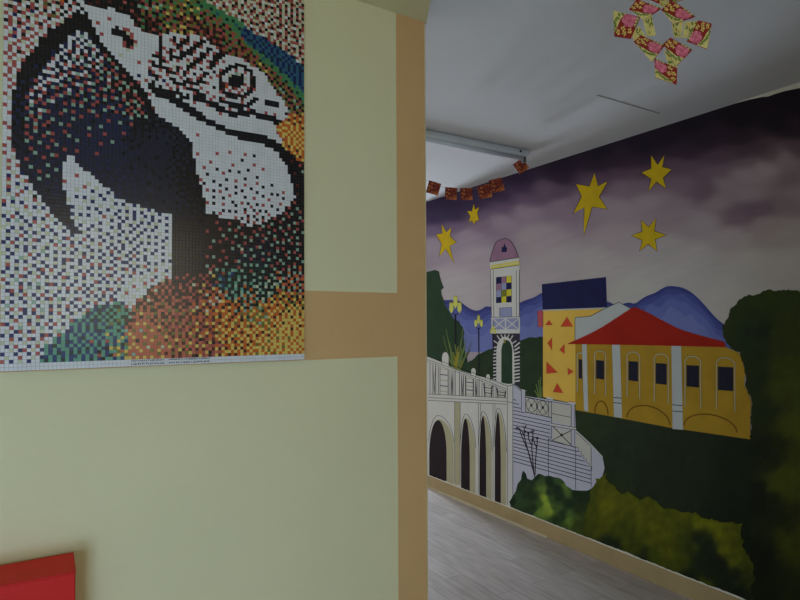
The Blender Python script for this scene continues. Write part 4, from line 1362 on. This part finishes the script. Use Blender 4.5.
# hanging ornament: packets joined in a loop with a tail, on a thread from the ceiling
OC = EYE + ray(661, 12).normalized() * 1.62
orn = thing('packet_ornament', 'hanging ornament of joined red floral packets in a loop with a tail below', 'hanging decoration', OC)
oz = Vector((0, 0, 1))
oy = (Vector((OC.x, OC.y, 0)) - Vector((0, 0, 0))).normalized()      # hangs facing the room
ox = oy.cross(oz)
OM = Matrix(((ox.x, oy.x, 0, OC.x), (ox.y, oy.y, 0, OC.y), (0, 0, 1, OC.z), (0, 0, 0, 1)))
PX = 1.62 / FPX
# centre (x, z) in units, turn, half size; the loop of eight, then the tail
# outlines traced as they hang, in sixths of a pixel from (600, 0); turned into metres on the hanging plane
PK = [((205, 258), (268, 115), (86, 70), (95, 242)), ((245, -10), (408, 55), (290, 132), (193, 60)), ((480, -2), (634, 110), (488, 162), (408, 65)), ((655, 133), (578, 272), (715, 326), (746, 155)),
      ((275, 235), (430, 305), (345, 414), (224, 276)), ((470, 248), (616, 330), (505, 442), (420, 290)), ((515, 455), (362, 388), (368, 517), (512, 564)), ((285, -25), (330, -130), (425, -70), (395, 22)), ((430, -70), (525, -120), (566, -5), (470, 20))]
LK = [((283, 118), (345, 98), (372, 228), (312, 238)), ((478, 150), (556, 136), (540, 246), (492, 240)), ((566, 142), (655, 134), (625, 240), (548, 248)), ((206, 206), (262, 168), (304, 236), (228, 274)), ((425, 330), (500, 372), (520, 455), (455, 425)), ((380, -10), (470, 0), (450, 40), (400, 36))]


def plane_pt(zx, zy):
    d = ray(600 + zx / 6.667, zy / 6.667)
    q = d * ((OC - EYE).dot(oy) / d.dot(oy)) + EYE - OC
    return (q.dot(ox), q.z)


for i, qd in enumerate(PK + LK):
    pl_ = i >= len(PK)
    o = packet('leafy_fold' if pl_ else 'folded_packet', 100 + i, [plane_pt(*c) for c in qd], None, pl_)
    o.matrix_world = OM @ Matrix.Translation((0, .0035 if pl_ else .0016 * (i % 2), 0))
    o.parent = orn
    o.matrix_parent_inverse = Matrix.Translation(orn.location).inverted()
PX = 1.62 / FPX
f = MB()
m_thread = mat('thread', (170, 120, 80), 0.7, 0.2)
f.tube([OM @ Vector((5 * PX, .0, 30 * PX)), Vector((OC.x, OC.y, 0)) + Vector((0, 0, (OC.z + H) / 2)) + ox * 5 * PX, Vector((OC.x, OC.y, H)) + ox * 5 * PX], .0008, m_thread, 6)
keep(f.build('thread'), orn)

# garland of small cards strung across the corridor below the batten
g_red = mat('card_red', (150, 60, 34), 0.55, 0.3, 0.1, 60)
g_or = mat('card_orange', (206, 116, 54), 0.55, 0.3, 0.12, 120)
g_dk = mat('card_maroon', (112, 32, 24), 0.55, 0.3, 0.12, 120)
gm = (g_dk, g_red, g_dk, g_or, g_or, g_red)
GY = by + .11
GC = [(433.6, 188, -16, 5.6), (451, 193.5, -4, 5.4), (466.4, 194, 2, 5.4), (484.6, 191.5, 12, 6.0), (496.6, 185.4, 16, 6.0), (521, 166.2, 36, 5.4)]
gar = thing('packet_garland', 'string of small red and orange floral cards drooping across the corridor from the ceiling light', 'garland', onY(466, 194, GY))
s0 = Vector((bx1 + .004, GY, H))
pts = [s0] + [onY(x, y - 4, GY + .004) for x, y, _, _ in GC[::-1]]
last = pts[-1]
pts += [last + Vector((-.16, .0, .06)), last + Vector((-.34, 0, .16)), Vector((last.x - .55, GY, H))]
f = MB()
f.tube(pts, .0008, m_thread, 6)
keep(f.build('string'), gar)
for i, (x, y, ang, hp) in enumerate(GC):
    c = onY(x, y, GY)
    d = (c - EYE).dot(fw)
    hs = hp * d / FPX * 1.12
    o = packet('card', 300 + i, [(-hs, hs), (hs, hs), (hs, -hs), (-hs, -hs)], gm)
    o.matrix_world = Matrix.Translation(c) @ Matrix.Rotation(math.radians(-26), 4, 'Z') @ Matrix.Rotation(math.radians(-ang), 4, 'Y')
    keep(o, gar)
